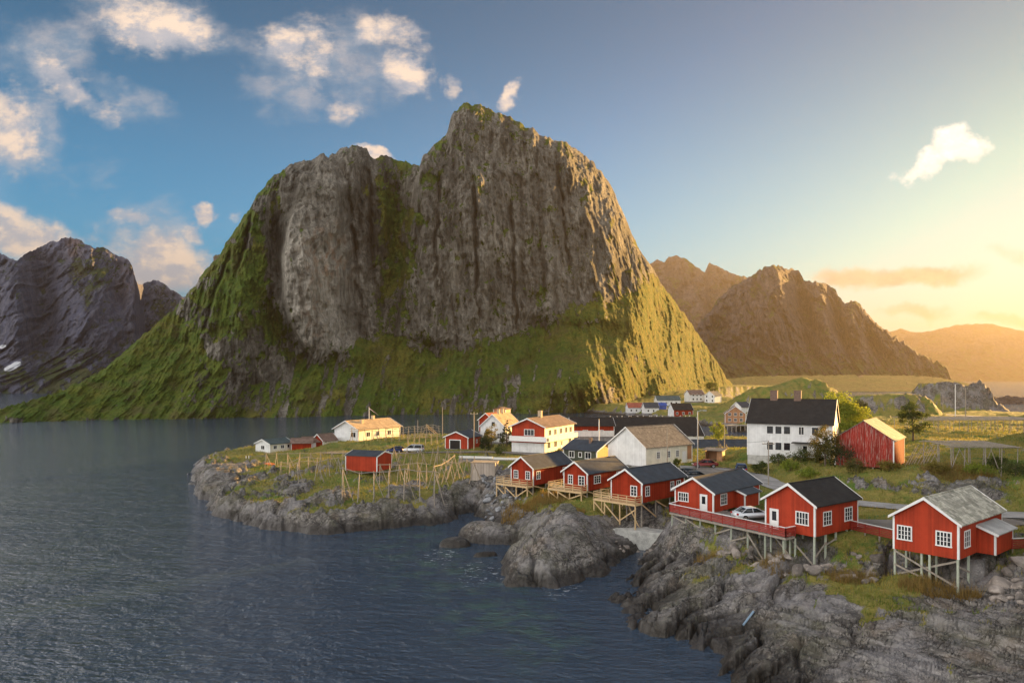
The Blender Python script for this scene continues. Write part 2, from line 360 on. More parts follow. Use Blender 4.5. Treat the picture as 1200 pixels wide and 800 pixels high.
CTRL += [(17.5,88.3,-.3,0),(15.2,89.6,-.6,0),(19.6,87.6,.4,.0),(51.5,96.8,6.8,.45),(55.5,96.4,7.2,.25),(59.5,96.8,7.3,.2),(64,97.5,7.3,.3),(68,98.5,7.4,.5),(54,101,8.6,1.1),(58,102.5,9.2,1.2),(62,103.5,9.5,1.2),(67,104,9.3,1.1),(16,91.2,.1,.0),(18.6,89.6,.5,.0),(13.8,92.6,-.3,0),(27,83,5.8,.6),(24.5,86,5.6,.7),(26,76,2.9,.4),(22,81,2.8,.7),(29,70.5,2.9,.3),(33,69,3.4,.4),(36.5,76,5.9,.7),(33,84,6.0,.8),(30,80,5.9,.6),(40,64.5,3.2,.35),(45,66,5.6,.3),(44,72,6.1,.6),(52,74,6.2,.9),(38.5,67,4.2,.5),
         (6,104,4.4,.9),(2,101,3.4,.7),(10,98,3.9,.8),(6,112,4.0,.9),(3,121,5.0,.9),(12,106,4.4,.8),(17,112,5.5,1),(9,122,5.6,1),(21,99,4.6,.7),(26,104,5.8,1),(17,93,2.5,.4),(15,128,5.9,1),(25,138,5.9,1),(12,150,5.9,1),(0,160,5.9,1),(20,170,5.2,1),(38,140,6.0,1),(50,128,8.5,1),(46,140,8,1),
         (60,160,6,1),(30,200,4,1),(0,200,4.8,1),(50,215,3,.9),(-30,205,4.6,1),(-60,195,2.5,1),(-45,185,3.4,1),(80,225,3,1),(100,250,5,1),(110,290,4,1),(100,320,3,.9),
         (95,380,3.2,.95),(110,420,5.5,.95),(128,440,7,.95),(150,440,8,.9),(115,365,4,.9),(130,330,7,1),(200,330,7,.9),(250,370,3,.4),(160,520,9,.8),(170,680,11,.8),(250,900,12,.8),(80,480,6,1),(60,500,4,1),
         (80,60,8,.7),(120,80,10,.8),(70,85,7,.9),(80,110,9,.9),(100,150,9,.9),(140,220,9,.9),(200,260,8,.9)]
# mounds and outcrops: x, y, rx, ry, turn, height, sharpness, cover
MOUNDS = [(306,362,34,36,0,24,.9,.0),  # first entry: unseen hill, added farther right to shade the cabins
          (140,385,33,26,10,12.5,.8,.0),(168,392,24,20,0,8.5,.8,.0),(122,352,14,16,0,5,.7,0),(156,302,25,15,8,8.5,.5,-.12),
          (219,362,23,15,5,13.5,.42,-.35),(239,360,11,10,5,5,.5,-.6),
          (-3.4,99,4.6,2.4,-25,2.6,.5,-1),(-7.5,95.5,2.2,1.6,10,1.0,.5,-1),(.3,78.5,1.0,.7,0,.75,.5,-1),(-3.3,90,1.6,.8,20,.55,.5,-1),(8.3,86,9.5,8,20,1.0,.4,-.5)]
# unseen rocky hill, added right of the frame to shade the foreground
for k_, (hx, hy, hr, hh) in enumerate([(61,60,13,15),(82,87,15,20),(105,115,17,26),(129,143,19,28),(160,174,22,31)]):
    MOUNDS.append((hx, hy, hr, hr*1.1, 0, hh, .9, -.1))
ROADS = [  # points (x, y, z), half width, name
  ([(22,133,6.0),(33,130,6.0),(37,125,6.05),(39.5,118,6.15),(39,108,6.2),(40,98,6.2),(44.5,91.5,6.2),(52,87,6.2),(58,84,6.2),(75,80,6.5)], 2.1, 'road'),
  ([(23.5,88,5.75),(28,83,5.95),(33,80.6,6.05),(40,79.2,6.12),(48,79,6.15),(56,81,6.2)], 2.4, 'gravel_track'),
  ([(30.5,119,6.05),(33,124,6.05),(36,127,6.05)], 4.0, 'parking_apron'),
  ([(150,322,8.0),(168,314,7.4),(180,306,6.9),(190,290,6.5),(205,272,6.3),(240,245,7)], 2.6, 'coast_road'),
  ([(-45,176,3.9),(-28,172,4.2),(-17,168,4.9),(0,158,5.8),(18,136,6.0)], 1.6, 'farm_track'),
]
PADS = []      # house platforms: x, y, az, half width, half length, top
def pads_from(X, Y, az, w, l, top): PADS.append((X, Y, R_(az), w/2+.6, l/2+.6, top))
RIB_A = R_(47)
def terrain(X, Y, full=False):
    X = np.asarray(X, float); Y = np.asarray(Y, float); shp = X.shape; X = X.ravel(); Y = Y.ravel()
    w1 = fbm(X/6.0, Y/6.0, 4, 3); w2 = fbm(X/6.0+40, Y/6.0, 4, 5)
    near = 1-sst(Y, 130, 260)
    wa = 1.1*near+2.5*(1-near)
    sd = coast_sd(X+w1*wa, Y+w2*wa)
    sw = np.zeros(X.shape); sz = np.zeros(X.shape); sv = np.zeros(X.shape)
    for cx, cy, cz, cv in CTRL:
        s = 1.2+.018*cy
        w = 1.0/((X-cx)**2+(Y-cy)**2+s*s)**1.9*(s**2.2)
        sw += w; sz += w*cz; sv += w*cv
    pl = sz/sw; veg = sv/sw
    for mx, my, rx, ry, tr, hh, sh, cv in MOUNDS:
        c, s = math.cos(R_(tr)), math.sin(R_(tr)); dx = X-mx+w1*.12*rx; dy = Y-my+w2*.12*ry
        r = np.hypot((dx*c+dy*s)/rx, (-dx*s+dy*c)/ry)
        if hh > 2 and cv != -1 or cv == -.5:
            k = 1-sst(r, 1-sh, 1.0+.25*sh); pl += hh*k; veg += cv*k
    zc = -.35+.85*np.minimum(sd, 10)+2.2*np.maximum(sd-10, 0)
    k = 1.2; h = np.clip(.5+.5*(zc-pl)/k, 0, 1); z = zc*(1-h)+pl*h-k*h*(1-h)
    # low rocks off the shore
    for mx, my, rx, ry, tr, hh, sh, cv in MOUNDS:
        if cv == -1:
            c, s = math.cos(R_(tr)), math.sin(R_(tr)); dx = X-mx+w1*.12*rx; dy = Y-my+w2*.12*ry
            r = np.hypot((dx*c+dy*s)/rx, (-dx*s+dy*c)/ry)
            q = hh*np.sqrt(np.clip(1-r*r, 0, 1))-.5*sst(r, .8, 1.3); 
            z = np.where(r < 1.3, np.maximum(z, q), z); veg = np.where(r < 1.0, np.minimum(veg, .1), veg)
    veg = veg-.05*((Y > 90) & (X < -5))+.42*fbm(X/7.0, Y/7.0, 4, 31)+.16*fbm(X/1.3, Y/1.3, 3, 37)
    veg *= sst(z, .9, 2.2)
    veg0 = veg
    vg = sst(veg, .38, .62)
    # roads and tracks
    road = np.zeros(X.shape); rz = np.zeros(X.shape); far = np.full(X.shape, 1e9)
    for pts, hw, nm in ROADS:
        for a, b in zip(pts, pts[1:]):
            a = np.array(a); b = np.array(b); e = b[:2]-a[:2]; L = e@e
            t = np.clip(((X-a[0])*e[0]+(Y-a[1])*e[1])/L, 0, 1)
            d = np.hypot(X-a[0]-t*e[0], Y-a[1]-t*e[1])-hw
            m = d < far; far = np.where(m, d, far); rz = np.where(m, a[2]+t*(b[2]-a[2]), rz)
    rk = 1-sst(far, .3, 3.0+.02*Y)
    rock = 1-vg
    # rounded ice-worn ribs near the camera, rounder blocks along the rest of the shore
    rib = sst(X, 6, 14)*(1-sst(Y, 88, 97))
    ca, sa = math.sin(RIB_A), math.cos(RIB_A)
    S = X*ca+Y*sa+1.2*w1; T = X*sa-Y*ca+1.0*w2
    f1, f2, cid, vx, vy = voronoi(S/13.0, T/3.8, 11, off=True)
    e = f2-f1; crev = sst(e, 0, .13)
    zr = (cid-.5)*.8+.55*np.sqrt(np.clip(1-(f1/.95)**2, 0, 1))+1.5*vy*(.3+.8*cid)+.9*vx*(_h(np.floor(cid*977), cid*0, 5)-.5)-1.05*(1-crev)-.5
    g1, g2, gid, hx_, hy_ = voronoi(S/3.6+5+.3*w2, T/1.5+.3*w1, 12, off=True); ck = sst(fbm(X/9, Y/9, 2, 19), -.25, .3); zr = zr-(.08+.42*ck)*(1-sst(g2-g1, 0, .06))+(.08*(gid-.5)+.22*hy_*(gid-.2)+.10*hx_*(gid-.5))*(.1+.9*ck)
    strat = ridged((S+.5*w1)/9.0, (T+.8*w2)/1.1, 3, 61); zr = zr-.20*sst(strat, .8, 1.3)
    slab = sst(X+.8*w1, 17.5, 23)*(1-sst(Y+.8*w2, 62, 68)); S2 = X*.56-Y*.83+.6*w1; T2 = X*.83+Y*.56+.9*w2
    q1, q2, qd, qx, qy = voronoi(S2/17.0, T2/5.0, 15, off=True); st2 = ridged(S2/14.0, T2/1.5, 3, 65); st3 = ridged((S2+2*w2)/5.0, T2/.55, 3, 67)
    zs = .9*qy*qd+.5*(qd-.5)-.6*(1-sst(q2-q1, 0, .07))-.30*sst(st2, .75, 1.25)-.10*sst(st3, .8, 1.3)+.25*fbm(S2/10, T2/3, 3, 69)
    zr = zr*(1-slab)+zs*slab
    sb = X*.91-Y*.42+1.6*w1; tb = X*.42+Y*.91+1.4*w2
    b1, b2, bid, kx_, ky_ = voronoi(sb/9.5, tb/5.0, 21, off=True)
    zb = 1.1*np.sqrt(np.clip(1-(b1/.92)**2, 0, 1))+1.5*ky_*bid+.8*kx_*(bid-.5)-.75*(1-sst(b2-b1, 0, .14))+(bid-.5)*.8
    c1, c2, cd, lx_, ly_ = voronoi((sb+.7*w2)/3.6, (tb+.7*w1)/2.0, 23, off=True); ck2 = sst(fbm(X/11, Y/11, 2, 29), -.2, .35)
    zb += (.22*np.sqrt(np.clip(1-(c1/.9)**2, 0, 1))-.34*(1-sst(c2-c1, 0, .12))+.22*(cd-.5)+.5*ly_*cd+.3*lx_*(cd-.5))*(.35+.65*ck2)
    d1, d2, dd = voronoi((X+.4*w1)/1.1, (Y+.4*w2)/.8, 27); zb += (-.12*(1-sst(d2-d1, 0, .16))+.08*(dd-.5))*ck2
    farb = 1-.55*sst(Y, 200, 330)
    amp = np.clip(sst(sd, -2.2, 1.5), 0, 1)
    zk = (zr*rib+zb*(1-rib)*farb)*amp*(.25+.75*rock)
    zk += (.035*fbm(X/1.1, Y/1.1, 3, 41)+.18*fbm(X/4.5, Y/4.5, 3, 43)*(1+sst(Y, 150, 300)))
    zk += .10*np.abs(fbm(X/.5, Y/.5, 3, 47))*vg
    z = z+zk*(1-rk)
    veg = veg+.42*rib*(1-crev)*sst(z, 1.6, 2.6)*sst(w2, -.1, .4)
    z = z*(1-rk)+(rz-.10)*rk
    veg = np.where(far < .4, veg-.8*(1-sst(far, -.2, .4)), veg)
    for (px, py, az, hw, hl, top) in PADS:
        dx = X-px; dy = Y-py; lx = dx*math.cos(az)-dy*math.sin(az); ly = dx*math.sin(az)+dy*math.cos(az)
        q = np.maximum(np.abs(lx)-hw, np.abs(ly)-hl)
        lim = np.where(q > 6, 1e3, top+np.clip(q, 0, 6)*.7)
        z = np.minimum(z, lim)
    if full: return z.reshape(shp), veg.reshape(shp), sd.reshape(shp)
    return z.reshape(shp)
def tz(x, y): return float(terrain(np.array([x]), np.array([y]))[0])
def hit(px, py, d0=40.0, d1=520.0):
    """where the sight line of a photo pixel meets the land"""
    d = np.exp(np.linspace(math.log(d0), math.log(d1), 900)); X = (px-600)/F*d; zr = CH-(py-HZ)/F*d
    g = np.maximum(terrain(X, d), 0)-zr; i = int(np.argmax(g > 0))
    if not (g > 0).any(): i = len(d)-1
    if i > 0:
        t = g[i-1]/(g[i-1]-g[i]+1e-9); dd = d[i-1]+(d[i]-d[i-1])*min(max(t, 0), 1)
    else: dd = d[0]
    return Vector(((px-600)/F*dd, dd, CH-(py-HZ)/F*dd))

# house sites (x, y, turn, width, length, floor): found by matching their corners in the photograph
SITE = dict(c1=(4.90,119.08,39.7,4.53,10.41,5.2), c2=(12.87,112.03,42.1,4.40,10.18,5.4), c3=(18.95,100.80,45.2,5.07,10.31,5.6), c4=(26.6,93.5,44.3,5.32,12.2,5.8),
  c5=(31.97,77.37,53.3,5.67,8.31,6.1), c6=(41.64,69.18,50.5,5.54,11.0,6.1), barn=(57.94,117.40,36.5,8.48,9.98,8.2), whouse=(50.03,129.15,28.9,13.89,9.85,8.5),
  wbarn=(26.44,138.63,52,9.4,13.2,6.0), dark=(15.44,142.47,39.9,7.75,7.45,6.0), yellow=(7.2,164.0,27.0,7.9,16.5,6.0), orange=(-2.77,183.85,24,6.65,10,6.3),
  boat=(-11.78,176.16,23.4,6.16,7.24,5.2), redshed=(-27.86,141.15,19.1,6.87,5.72,4.3), whitelong=(-41.81,211.0,30.9,8.99,17.91,4.6), whiteshed=(-63.14,192.45,31.8,5.58,7.27,2.6))
for k_, top in (('c1',4.9),('c2',5.0),('c3',5.1),('c4',5.65),('c5',5.9),('c6',5.9),('barn',7.9),('whouse',8.4),('wbarn',5.9),('dark',5.9),('yellow',5.9),('orange',6.2),('boat',5.1),('redshed',3.6),('whitelong',4.5),('whiteshed',2.5)):
    s_ = SITE[k_]; pads_from(*s_[:5], top)

def rock_col(t, pos, base=(.20,.185,.163), dark=(.085,.078,.072), pale=(.33,.31,.28), sc=1.0):
    n1 = t.noise(pos, .45*sc, 6, .62, .3); n2 = t.noise(pos, 2.2*sc, 5, .65); n3 = t.noise(pos, 9*sc, 4, .7)
    c = t.mix(t.ramp(n1, .35, .66), dark, base); c = t.mix(t.m('MULTIPLY', t.ramp(n2, .5, .72), .75), c, pale)
    c = t.mix(t.m('MULTIPLY', t.ramp(n3, .55, .75), .3), c, tuple(x*.6 for x in base))
    return c, n2, n3
def m_land(t, b):
    pos = geo_pos(t); sp = t.node('ShaderNodeSeparateXYZ'); t.l.new(pos, sp.inputs[0])
    veg = t.attr('veg'); sdist = t.attr('sd')
    c, n2, n3 = rock_col(t, pos)
    isl = t.m('MULTIPLY', t.ramp(sp.outputs[0], 17, 23), t.ramp(sp.outputs[1], 69, 62))
    wob = t.vm('ADD', pos, t.vm('MULTIPLY', t.noise(pos, .25, 3, .6, out='Color'), (1.5, 1.5, 1.0)))
    st = t.m('ADD', t.m('MULTIPLY', t.noise(t.aniso(wob, 43, 3.5, .45, .6), 1.0, 6, .72), t.m('SUBTRACT', 1.0, isl)), t.m('MULTIPLY', t.noise(t.aniso(wob, -56, 6.0, .5, .6), 1.0, 6, .72), isl))
    fis = t.m('MINIMUM', t.m('ABSOLUTE', t.m('SUBTRACT', t.noise(t.aniso(wob, 43, 9.0, 1.1, 1.4), 1.0, 4, .6), .5)), t.m('ABSOLUTE', t.m('SUBTRACT', t.noise(t.aniso(wob, -56, 8.0, 1.3, 1.4), 1.0, 4, .6), .5)))
    c = t.mix(t.m('MULTIPLY', t.ramp(st, .50, .62), .8), c, (.055, .05, .05)); c = t.mix(t.m('MULTIPLY', t.ramp(st, .46, .36), .6), c, (.33, .31, .29))
    c = t.mix(t.ramp(fis, .003, .022, .85, 0.0), c, (.022, .020, .019))
    c = t.mix(t.m('MULTIPLY', t.ramp(t.noise(pos, .35, 4, .6), .5, .68), .4), c, (.22, .17, .125))
    c = t.mix(t.m('MULTIPLY', t.ramp(t.noise(pos, 1.1, 6, .75), .56, .68), .6), c, (.13, .135, .07)); c = t.mix(t.m('MULTIPLY', t.ramp(t.noise(pos, .18, 5, .65), .47, .6), .45), c, (.10, .098, .06))
    c = t.mix(t.m('MULTIPLY', t.ramp(t.noise(pos, .22, 5, .65), .46, .62), .5), c, (.27, .26, .265)); c = t.mix(t.m('MULTIPLY', t.ramp(t.noise(pos, 3.5, 5, .75), .58, .7), .55), c, (.42, .40, .37))
    wp = t.vm('ADD', pos, t.vm('SCALE', t.noise(pos, .5, 3, .6, out='Color')))
    crack = t.ramp(t.voro(t.scale(wp, (.28, .95, .8), (0, 0, R_(-43))), 1.0, 'DISTANCE_TO_EDGE'), 0, .05); crack = t.m('MULTIPLY', crack, t.ramp(t.voro(t.scale(wp, (.9, 2.2, 2.0), (0, 0, R_(-38))), 1.0, 'DISTANCE_TO_EDGE'), 0, .05, .45, 1.0))
    c = t.mix(t.m('MULTIPLY', t.m('MULTIPLY', t.m('SUBTRACT', 1.0, crack), t.ramp(t.noise(pos, .4, 3, .6), .42, .62)), .7), c, (.03, .027, .025))
    # weed and wet band at the waterline
    wet = t.ramp(t.m('ADD', sp.outputs[2], t.m('MULTIPLY', t.m('SUBTRACT', n2, .5), 1.5)), .6, 1.9, 1.0, 0.0)
    c = t.mix(t.m('MULTIPLY', wet, .88), c, (.022, .018, .014))
    g1 = t.noise(pos, .12, 4, .6); g2 = t.noise(pos, .9, 5, .65); g3 = t.noise(pos, 5, 4, .7)
    g = t.mix(t.ramp(g1, .33, .56), (.10, .155, .022), (.20, .18, .04))
    g = t.mix(t.m('MULTIPLY', t.ramp(g2, .48, .68), .8), g, (.30, .22, .065)); g = t.mix(t.m('MULTIPLY', t.ramp(g3, .45, .7), .55), g, (.045, .06, .014))
    g = t.mix(t.m('MULTIPLY', t.ramp(t.noise(pos, .25, 3, .5), .55, .65), .7), g, (.06, .12, .018))
    k = t.ramp(t.m('ADD', veg, t.m('MULTIPLY', t.m('SUBTRACT', g3, .5), .5)), .42, .58)
    t.put(b.inputs['Base Color'], t.mix(k, c, g))
    t.put(b.inputs['Roughness'], t.m('SUBTRACT', .88, t.m('MULTIPLY', wet, .5)))
    h = t.m('ADD', t.m('ADD', t.m('MULTIPLY', n2, .45), t.m('MULTIPLY', t.m('ADD', n3, st), .25)), t.m('MULTIPLY', t.ramp(fis, 0, .025), .35))
    t.put(b.inputs['Normal'], t.bump(h, .6, .25)); b.inputs['Specular IOR Level'].default_value = .3
M_LAND = mat('land', fn=m_land)
def build_land():
    u = np.concatenate([np.linspace(-.47, .745, 900), np.linspace(.75, 2.6, 110)])
    d = np.concatenate([np.exp(np.linspace(math.log(34), math.log(140), 330))[:-1], np.exp(np.linspace(math.log(140), math.log(470), 190))[:-1], np.exp(np.linspace(math.log(470), math.log(1150), 45))])
    U, D = np.meshgrid(u, d); X = U*D; Y = D
    z, veg, sd = terrain(X, Y, True)
    gx = np.gradient(z, axis=1)/np.maximum(np.gradient(X, axis=1), 1e-3); gy = np.gradient(z, axis=0)/np.gradient(Y, axis=0)
    slope = np.hypot(gx, gy); veg = veg-.45*sst(slope, .75, 1.5)
    V = np.stack([X, Y, z], -1).reshape(-1, 3); keep = (z > -1.3)
    Fq = grid_faces(*X.shape, keep); V, Fq, at = compact(V, Fq, dict(veg=veg, sd=sd))
    o = link('terrain', np_mesh('terrain', V, Fq, True, at), M_LAND); tag(o, kind='structure'); return o
build_land()

# roads
def m_road(col):
    def fn(t, b):
        pos = geo_pos(t); n = t.noise(pos, .5, 5, .6); n2 = t.noise(pos, 14, 3, .6)
        t.put(b.inputs['Base Color'], t.mix(t.ramp(n, .35, .65), tuple(c*.8 for c in col), tuple(c*1.2 for c in col))); t.put(b.inputs['Normal'], t.bump(n2, .3, .02))
    return fn
M_ROAD = mat('asphalt', fn=m_road((.10, .10, .105)), rough=.85); M_GRAVEL = mat('gravel', fn=m_road((.17, .15, .13)), rough=.95); M_PALE = mat('pale_asphalt', fn=m_road((.28, .27, .26)), rough=.8)
for ri, (pts, hw, nm) in enumerate(ROADS):
    p = [Vector(q) for q in pts]; res = []
    for i in range(len(p)-1):
        p0 = p[max(i-1, 0)]; p1 = p[i]; p2 = p[i+1]; p3 = p[min(i+2, len(p)-1)]
        for k in range(8):
            t_ = k/8; res.append(.5*((2*p1)+(-p0+p2)*t_+(2*p0-5*p1+4*p2-p3)*t_*t_+(-p0+3*p1-3*p2+p3)*t_**3))
    res.append(p[-1]); mb = MB()
    for i, q in enumerate(res):
        dr = (res[min(i+1, len(res)-1)]-res[max(i-1, 0)]); dr.z = 0; dr.normalize(); sx = Vector((dr.y, -dr.x, 0))
        for s in (-1, -.5, 0, .5, 1): mb.v.append(tuple(q+sx*s*hw*(1+.03*math.sin(i*1.7+s))+Vector((0, 0, .05-.03*abs(s)+.004*ri))))
    for i in range(len(res)-1):
        for k in range(4): mb.f.append((i*5+k, i*5+k+1, i*5+k+6, i*5+k+5)); mb.mi.append(0)
    tag(mb.build(nm, {'road': M_PALE, 'coast_road': M_PALE}.get(nm, M_GRAVEL), smooth=True), kind='structure')

# ------------------------------------------------------------------ water
def m_water(t, b):
    pos = geo_pos(t)
    b.inputs['IOR'].default_value = 1.7
    w1 = t.noise(t.scale(pos, (.55, 1.0, 1), (0, 0, .25)), 1.15, 5, .62, .15); w2 = t.noise(t.scale(pos, (.6, 1.0, 1), (0, 0, .1)), .22, 4, .55, .1); w3 = t.noise(t.scale(pos, (.7, 1, 1), (0, 0, -.3)), 3.4, 3, .6)
    h = t.m('ADD', t.m('ADD', t.m('MULTIPLY', w1, .85), t.m('MULTIPLY', w2, 1.3)), t.m('MULTIPLY', w3, .24))
    # wind streaks: calmer and rougher lanes
    lane = t.ramp(t.noise(t.scale(pos, (.012, .03, 1), (0, 0, .25)), 1.0, 4, .6),   .35, .65, .85, 1.0)
    bn = t.node('ShaderNodeBump'); t.put(bn.inputs['Height'], h); t.put(bn.inputs['Strength'], lane); bn.inputs['Distance'].default_value = .9
    t.l.new(bn.outputs[0], b.inputs['Normal'])
    # shoals: weed and pale stone seen through the shallows by the shore
    def spot(x, y, r):
        d = t.node('ShaderNodeVectorMath', operation='DISTANCE'); t.l.new(t.scale(pos, (1, .55, 1)), d.inputs[0]); d.inputs[1].default_value = (x, y*.55, 0)
        return t.ramp(d.outputs['Value'], r*.2, r, 1, 0)
    sh = t.m('MAXIMUM', t.m('MAXIMUM', spot(-9, 84, 9), spot(-2, 70, 8)), t.m('MAXIMUM', spot(2, 62, 6), spot(-14, 97, 9)))
    sh = t.m('MULTIPLY', sh, t.ramp(t.noise(pos, .32, 5, .65), .44, .62))
    t.put(b.inputs['Base Color'], t.mix(t.m('MULTIPLY', sh, .8), (.027, .050, .084), (.045, .095, .08)))
    fm = t.m('MAXIMUM', t.m('MAXIMUM', spot(-3.5, 82, 4.5), spot(5, 77.2, 3.5)), t.m('MAXIMUM', spot(-9, 89, 4), spot(12, 70, 2.5)))
    fm = t.m('MULTIPLY', fm, t.ramp(t.noise(t.scale(pos, (1, 1.6, 1)), 1.1, 6, .7, .8), .56, .66))
    t.put(b.inputs['Base Color'], t.mix(t.m('MULTIPLY', fm, .8), t.mix(t.m('MULTIPLY', sh, .8), (.027, .050, .084), (.045, .095, .08)), (.6, .62, .64)))
    t.put(b.inputs['Roughness'], t.m('ADD', .07, t.m('MULTIPLY', fm, .5)))
M_WATER = mat('water', fn=m_water)
def build_water():
    xs = np.array([-7000,-3000,-1200,-500,-200,-80,0,80,200,500,1200,3000,7900.]); ys = np.array([-350,-100,0,40,80,160,320,640,1300,2600,5000,9200.])
    X, Y = np.meshgrid(xs, ys); V = np.stack([X, Y, X*0], -1).reshape(-1, 3)
    tag(link('water', np_mesh('water', V, grid_faces(*X.shape), True), M_WATER), kind='structure')
build_water()

# ------------------------------------------------------------------ mountains
def relief(name, material, sky, base, prof, offs=None, px0=0, px1=100, dpx=1.0, rows=300, jag=1.5, rough=(6, 2), z0=-4.0, seed=0, vegf=None, back=1.0, rib=1.0):
    """a mountain front: skyline (photo px), distance of its foot, and a slope profile; closed by a back slope"""
    px = np.arange(px0, px1+dpx, dpx); sx, sy = np.array(sky, float).T; bx, bd = np.array(base, float).T
    ysk = np.interp(px, sx, sy)
    ysk = np.convolve(np.pad(ysk, 2, 'edge'), np.ones(5)/5, 'valid') if dpx < 1.5 else ysk
    ysk = ysk+jag*fbm(px/9.0, px*0+seed, 4, seed+5, .6)
    Db = np.interp(px, bx, bd); kk = max(3, int(24/dpx)) | 1
    Db = np.convolve(np.pad(Db, kk//2, 'edge'), np.ones(kk)/kk, 'valid')
    D = lambda z, zc: Db+prof(px, z, zc)
    zc = np.full(px.shape, 50.0)
    oc = (lambda zc: offs(px, ysk, zc, zc)) if offs else (lambda zc: 0)
    for _ in range(80): zc = .5*zc+.5*np.maximum(CH+(HZ-ysk)/F*(D(zc, zc)+oc(zc)), z0+1.5)
    s = np.linspace(0, 1, rows)[:, None]; Z = z0+(zc[None, :]-z0)*s
    Dd = D(Z, zc[None, :]); PX = np.broadcast_to(px[None, :], Z.shape)
    PY = HZ-(Z-CH)/Dd*F
    fade = sst(1-s, 0.0, .06)*.85+.15
    o = np.zeros(Z.shape)
    a = (PX-600)/F*Dd
    mac = offs(PX, PY, Z, zc[None, :]) if offs else 0
    if offs:
        PY = HZ-(Z-CH)/(Dd+mac)*F; mac = offs(PX, PY, Z, zc[None, :])
    Dd = Dd+mac
    nr, nf = rough
    o = o+nr*(rib(px)[None, :] if callable(rib) else rib)*(ridged(a/(nr*4.2)+.25*fbm(a/60, Z/60, 3, seed+4), Z/(nr*20.0)+seed, 5, seed+1, .6)-.4)*-.62
    o = o+nr*.5*(rib(px)[None, :] if callable(rib) else rib)*fbm(a/(nr*4.5), Z/(nr*8.0), 5, seed+2, .58)+nf*fbm(a/(nf*3.0), Z/(nf*4.0), 4, seed+3, .6)
    o = o+nf*1.5*(rib(px)[None, :] if callable(rib) else rib)*np.abs(fbm(a/(nf*3.6)+Z/(nf*26.0), Z/(nf*22.0), 5, seed+9, .65))
    Dd = Dd+o*fade
    X = (PX-600)/F*Dd; Y = Dd
    # back slope
    nb = 10; t = (np.arange(1, nb+1)/nb)[:, None]; Zb = zc[None, :]*(1-t)+z0*t; Db_ = Dd[-1][None, :]+(zc[None, :]-z0)*t*1.1*back+2*t
    Xb = (px[None, :]-600)/F*Db_
    X = np.vstack([X, Xb]); Y = np.vstack([Y, Db_]); Z = np.vstack([Z, Zb])
    V = np.stack([X, Y, Z], -1)
    du = np.gradient(V, axis=1); dv = np.gradient(V, axis=0); n = np.cross(du, dv); n /= np.linalg.norm(n, axis=-1, keepdims=True)+1e-9
    PXf = np.broadcast_to(px[None, :], Z.shape); PYf = HZ-(Z-CH)/Y*F
    at = {}
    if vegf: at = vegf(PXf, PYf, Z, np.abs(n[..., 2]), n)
    V = V.reshape(-1, 3); me = np_mesh(name, V, grid_faces(*X.shape), True, at)
    return tag(link(name, me, material), kind='structure')
def blob(PX, PY, x, y, rx, ry, rot=0.0):
    c, s = math.cos(R_(rot)), math.sin(R_(rot)); dx = PX-x; dy = PY-y
    return np.exp(-(((dx*c+dy*s)/rx)**2+((-dx*s+dy*c)/ry)**2))
def m_mount(rockA, rockB, rockC, grassA, grassB, grassC, sc=1.0, bump=6.0):
    def fn(t, b):
        pos = geo_pos(t); veg = t.attr('veg'); tone = t.attr('tone'); rust = t.attr('rust')
        st = t.noise(t.scale(pos, (.16*sc, .16*sc, .022*sc)), 1.0, 7, .7, .5); n1 = t.noise(pos, .03*sc, 7, .65); n2 = t.noise(pos, .16*sc, 6, .7); n3 = t.noise(pos, .6*sc, 4, .7)
        c = t.mix(t.ramp(n1, .36, .64), rockA, rockB); c = t.mix(t.m('MULTIPLY', t.ramp(st, .42, .6), .8), c, rockC)
        c = t.mix(t.m('MULTIPLY', t.ramp(n2, .52, .72), .6), c, tuple(x*.45 for x in rockA))
        ck = t.noise(t.scale(pos, (.30*sc, .30*sc, .028*sc), (.06, .05, 0)), 1.0, 6, .75, .8); ck = t.m('ABSOLUTE', t.m('SUBTRACT', ck, .5))
        c = t.mix(t.ramp(ck, .0, .035, .75, 0.0), c, tuple(x*.3 for x in rockA))
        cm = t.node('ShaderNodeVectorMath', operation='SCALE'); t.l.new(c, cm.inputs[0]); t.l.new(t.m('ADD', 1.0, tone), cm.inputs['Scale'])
        c = t.mix(t.m('MULTIPLY', rust, t.ramp(n2, .35, .6)), cm.outputs[0], (.26, .15, .085))
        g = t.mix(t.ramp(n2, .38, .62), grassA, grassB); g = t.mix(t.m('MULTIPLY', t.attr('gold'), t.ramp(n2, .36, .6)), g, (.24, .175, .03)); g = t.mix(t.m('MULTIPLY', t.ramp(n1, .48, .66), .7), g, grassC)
        g = t.mix(t.m('MULTIPLY', t.ramp(n3, .46, .66), .75), g, tuple(x*.35 for x in grassA)); g = t.mix(t.m('MULTIPLY', t.ramp(t.noise(pos, .07*sc, 5, .7), .5, .66), .6), g, (.095, .075, .035))
        k = t.ramp(t.m('ADD', veg, t.m('ADD', t.m('MULTIPLY', t.m('SUBTRACT', n2, .5), .7), t.m('MULTIPLY', t.m('SUBTRACT', n3, .5), .5))), .38, .62)
        c = t.mix(k, c, g)
        c = t.mix(t.ramp(t.attr('snow'), .4, .6), c, (.75, .78, .82))
        t.put(b.inputs['Base Color'], c); b.inputs['Roughness'].default_value = .95; b.inputs['Specular IOR Level'].default_value = .15
        h = t.m('ADD', t.m('ADD', t.m('MULTIPLY', t.m('MULTIPLY', st, t.m('SUBTRACT', 1.0, t.m('MULTIPLY', k, .85))), .55), t.m('MULTIPLY', n2, .5)), t.m('MULTIPLY', n3, .16))
        t.put(b.inputs['Normal'], t.bump(h, 1.0, bump))
    return fn
M_MOUNT = mat('mountain_rock', fn=m_mount((.118, .111, .094), (.168, .157, .13), (.27, .25, .213), (.06, .105, .016), (.10, .135, .02), (.17, .145, .03)))
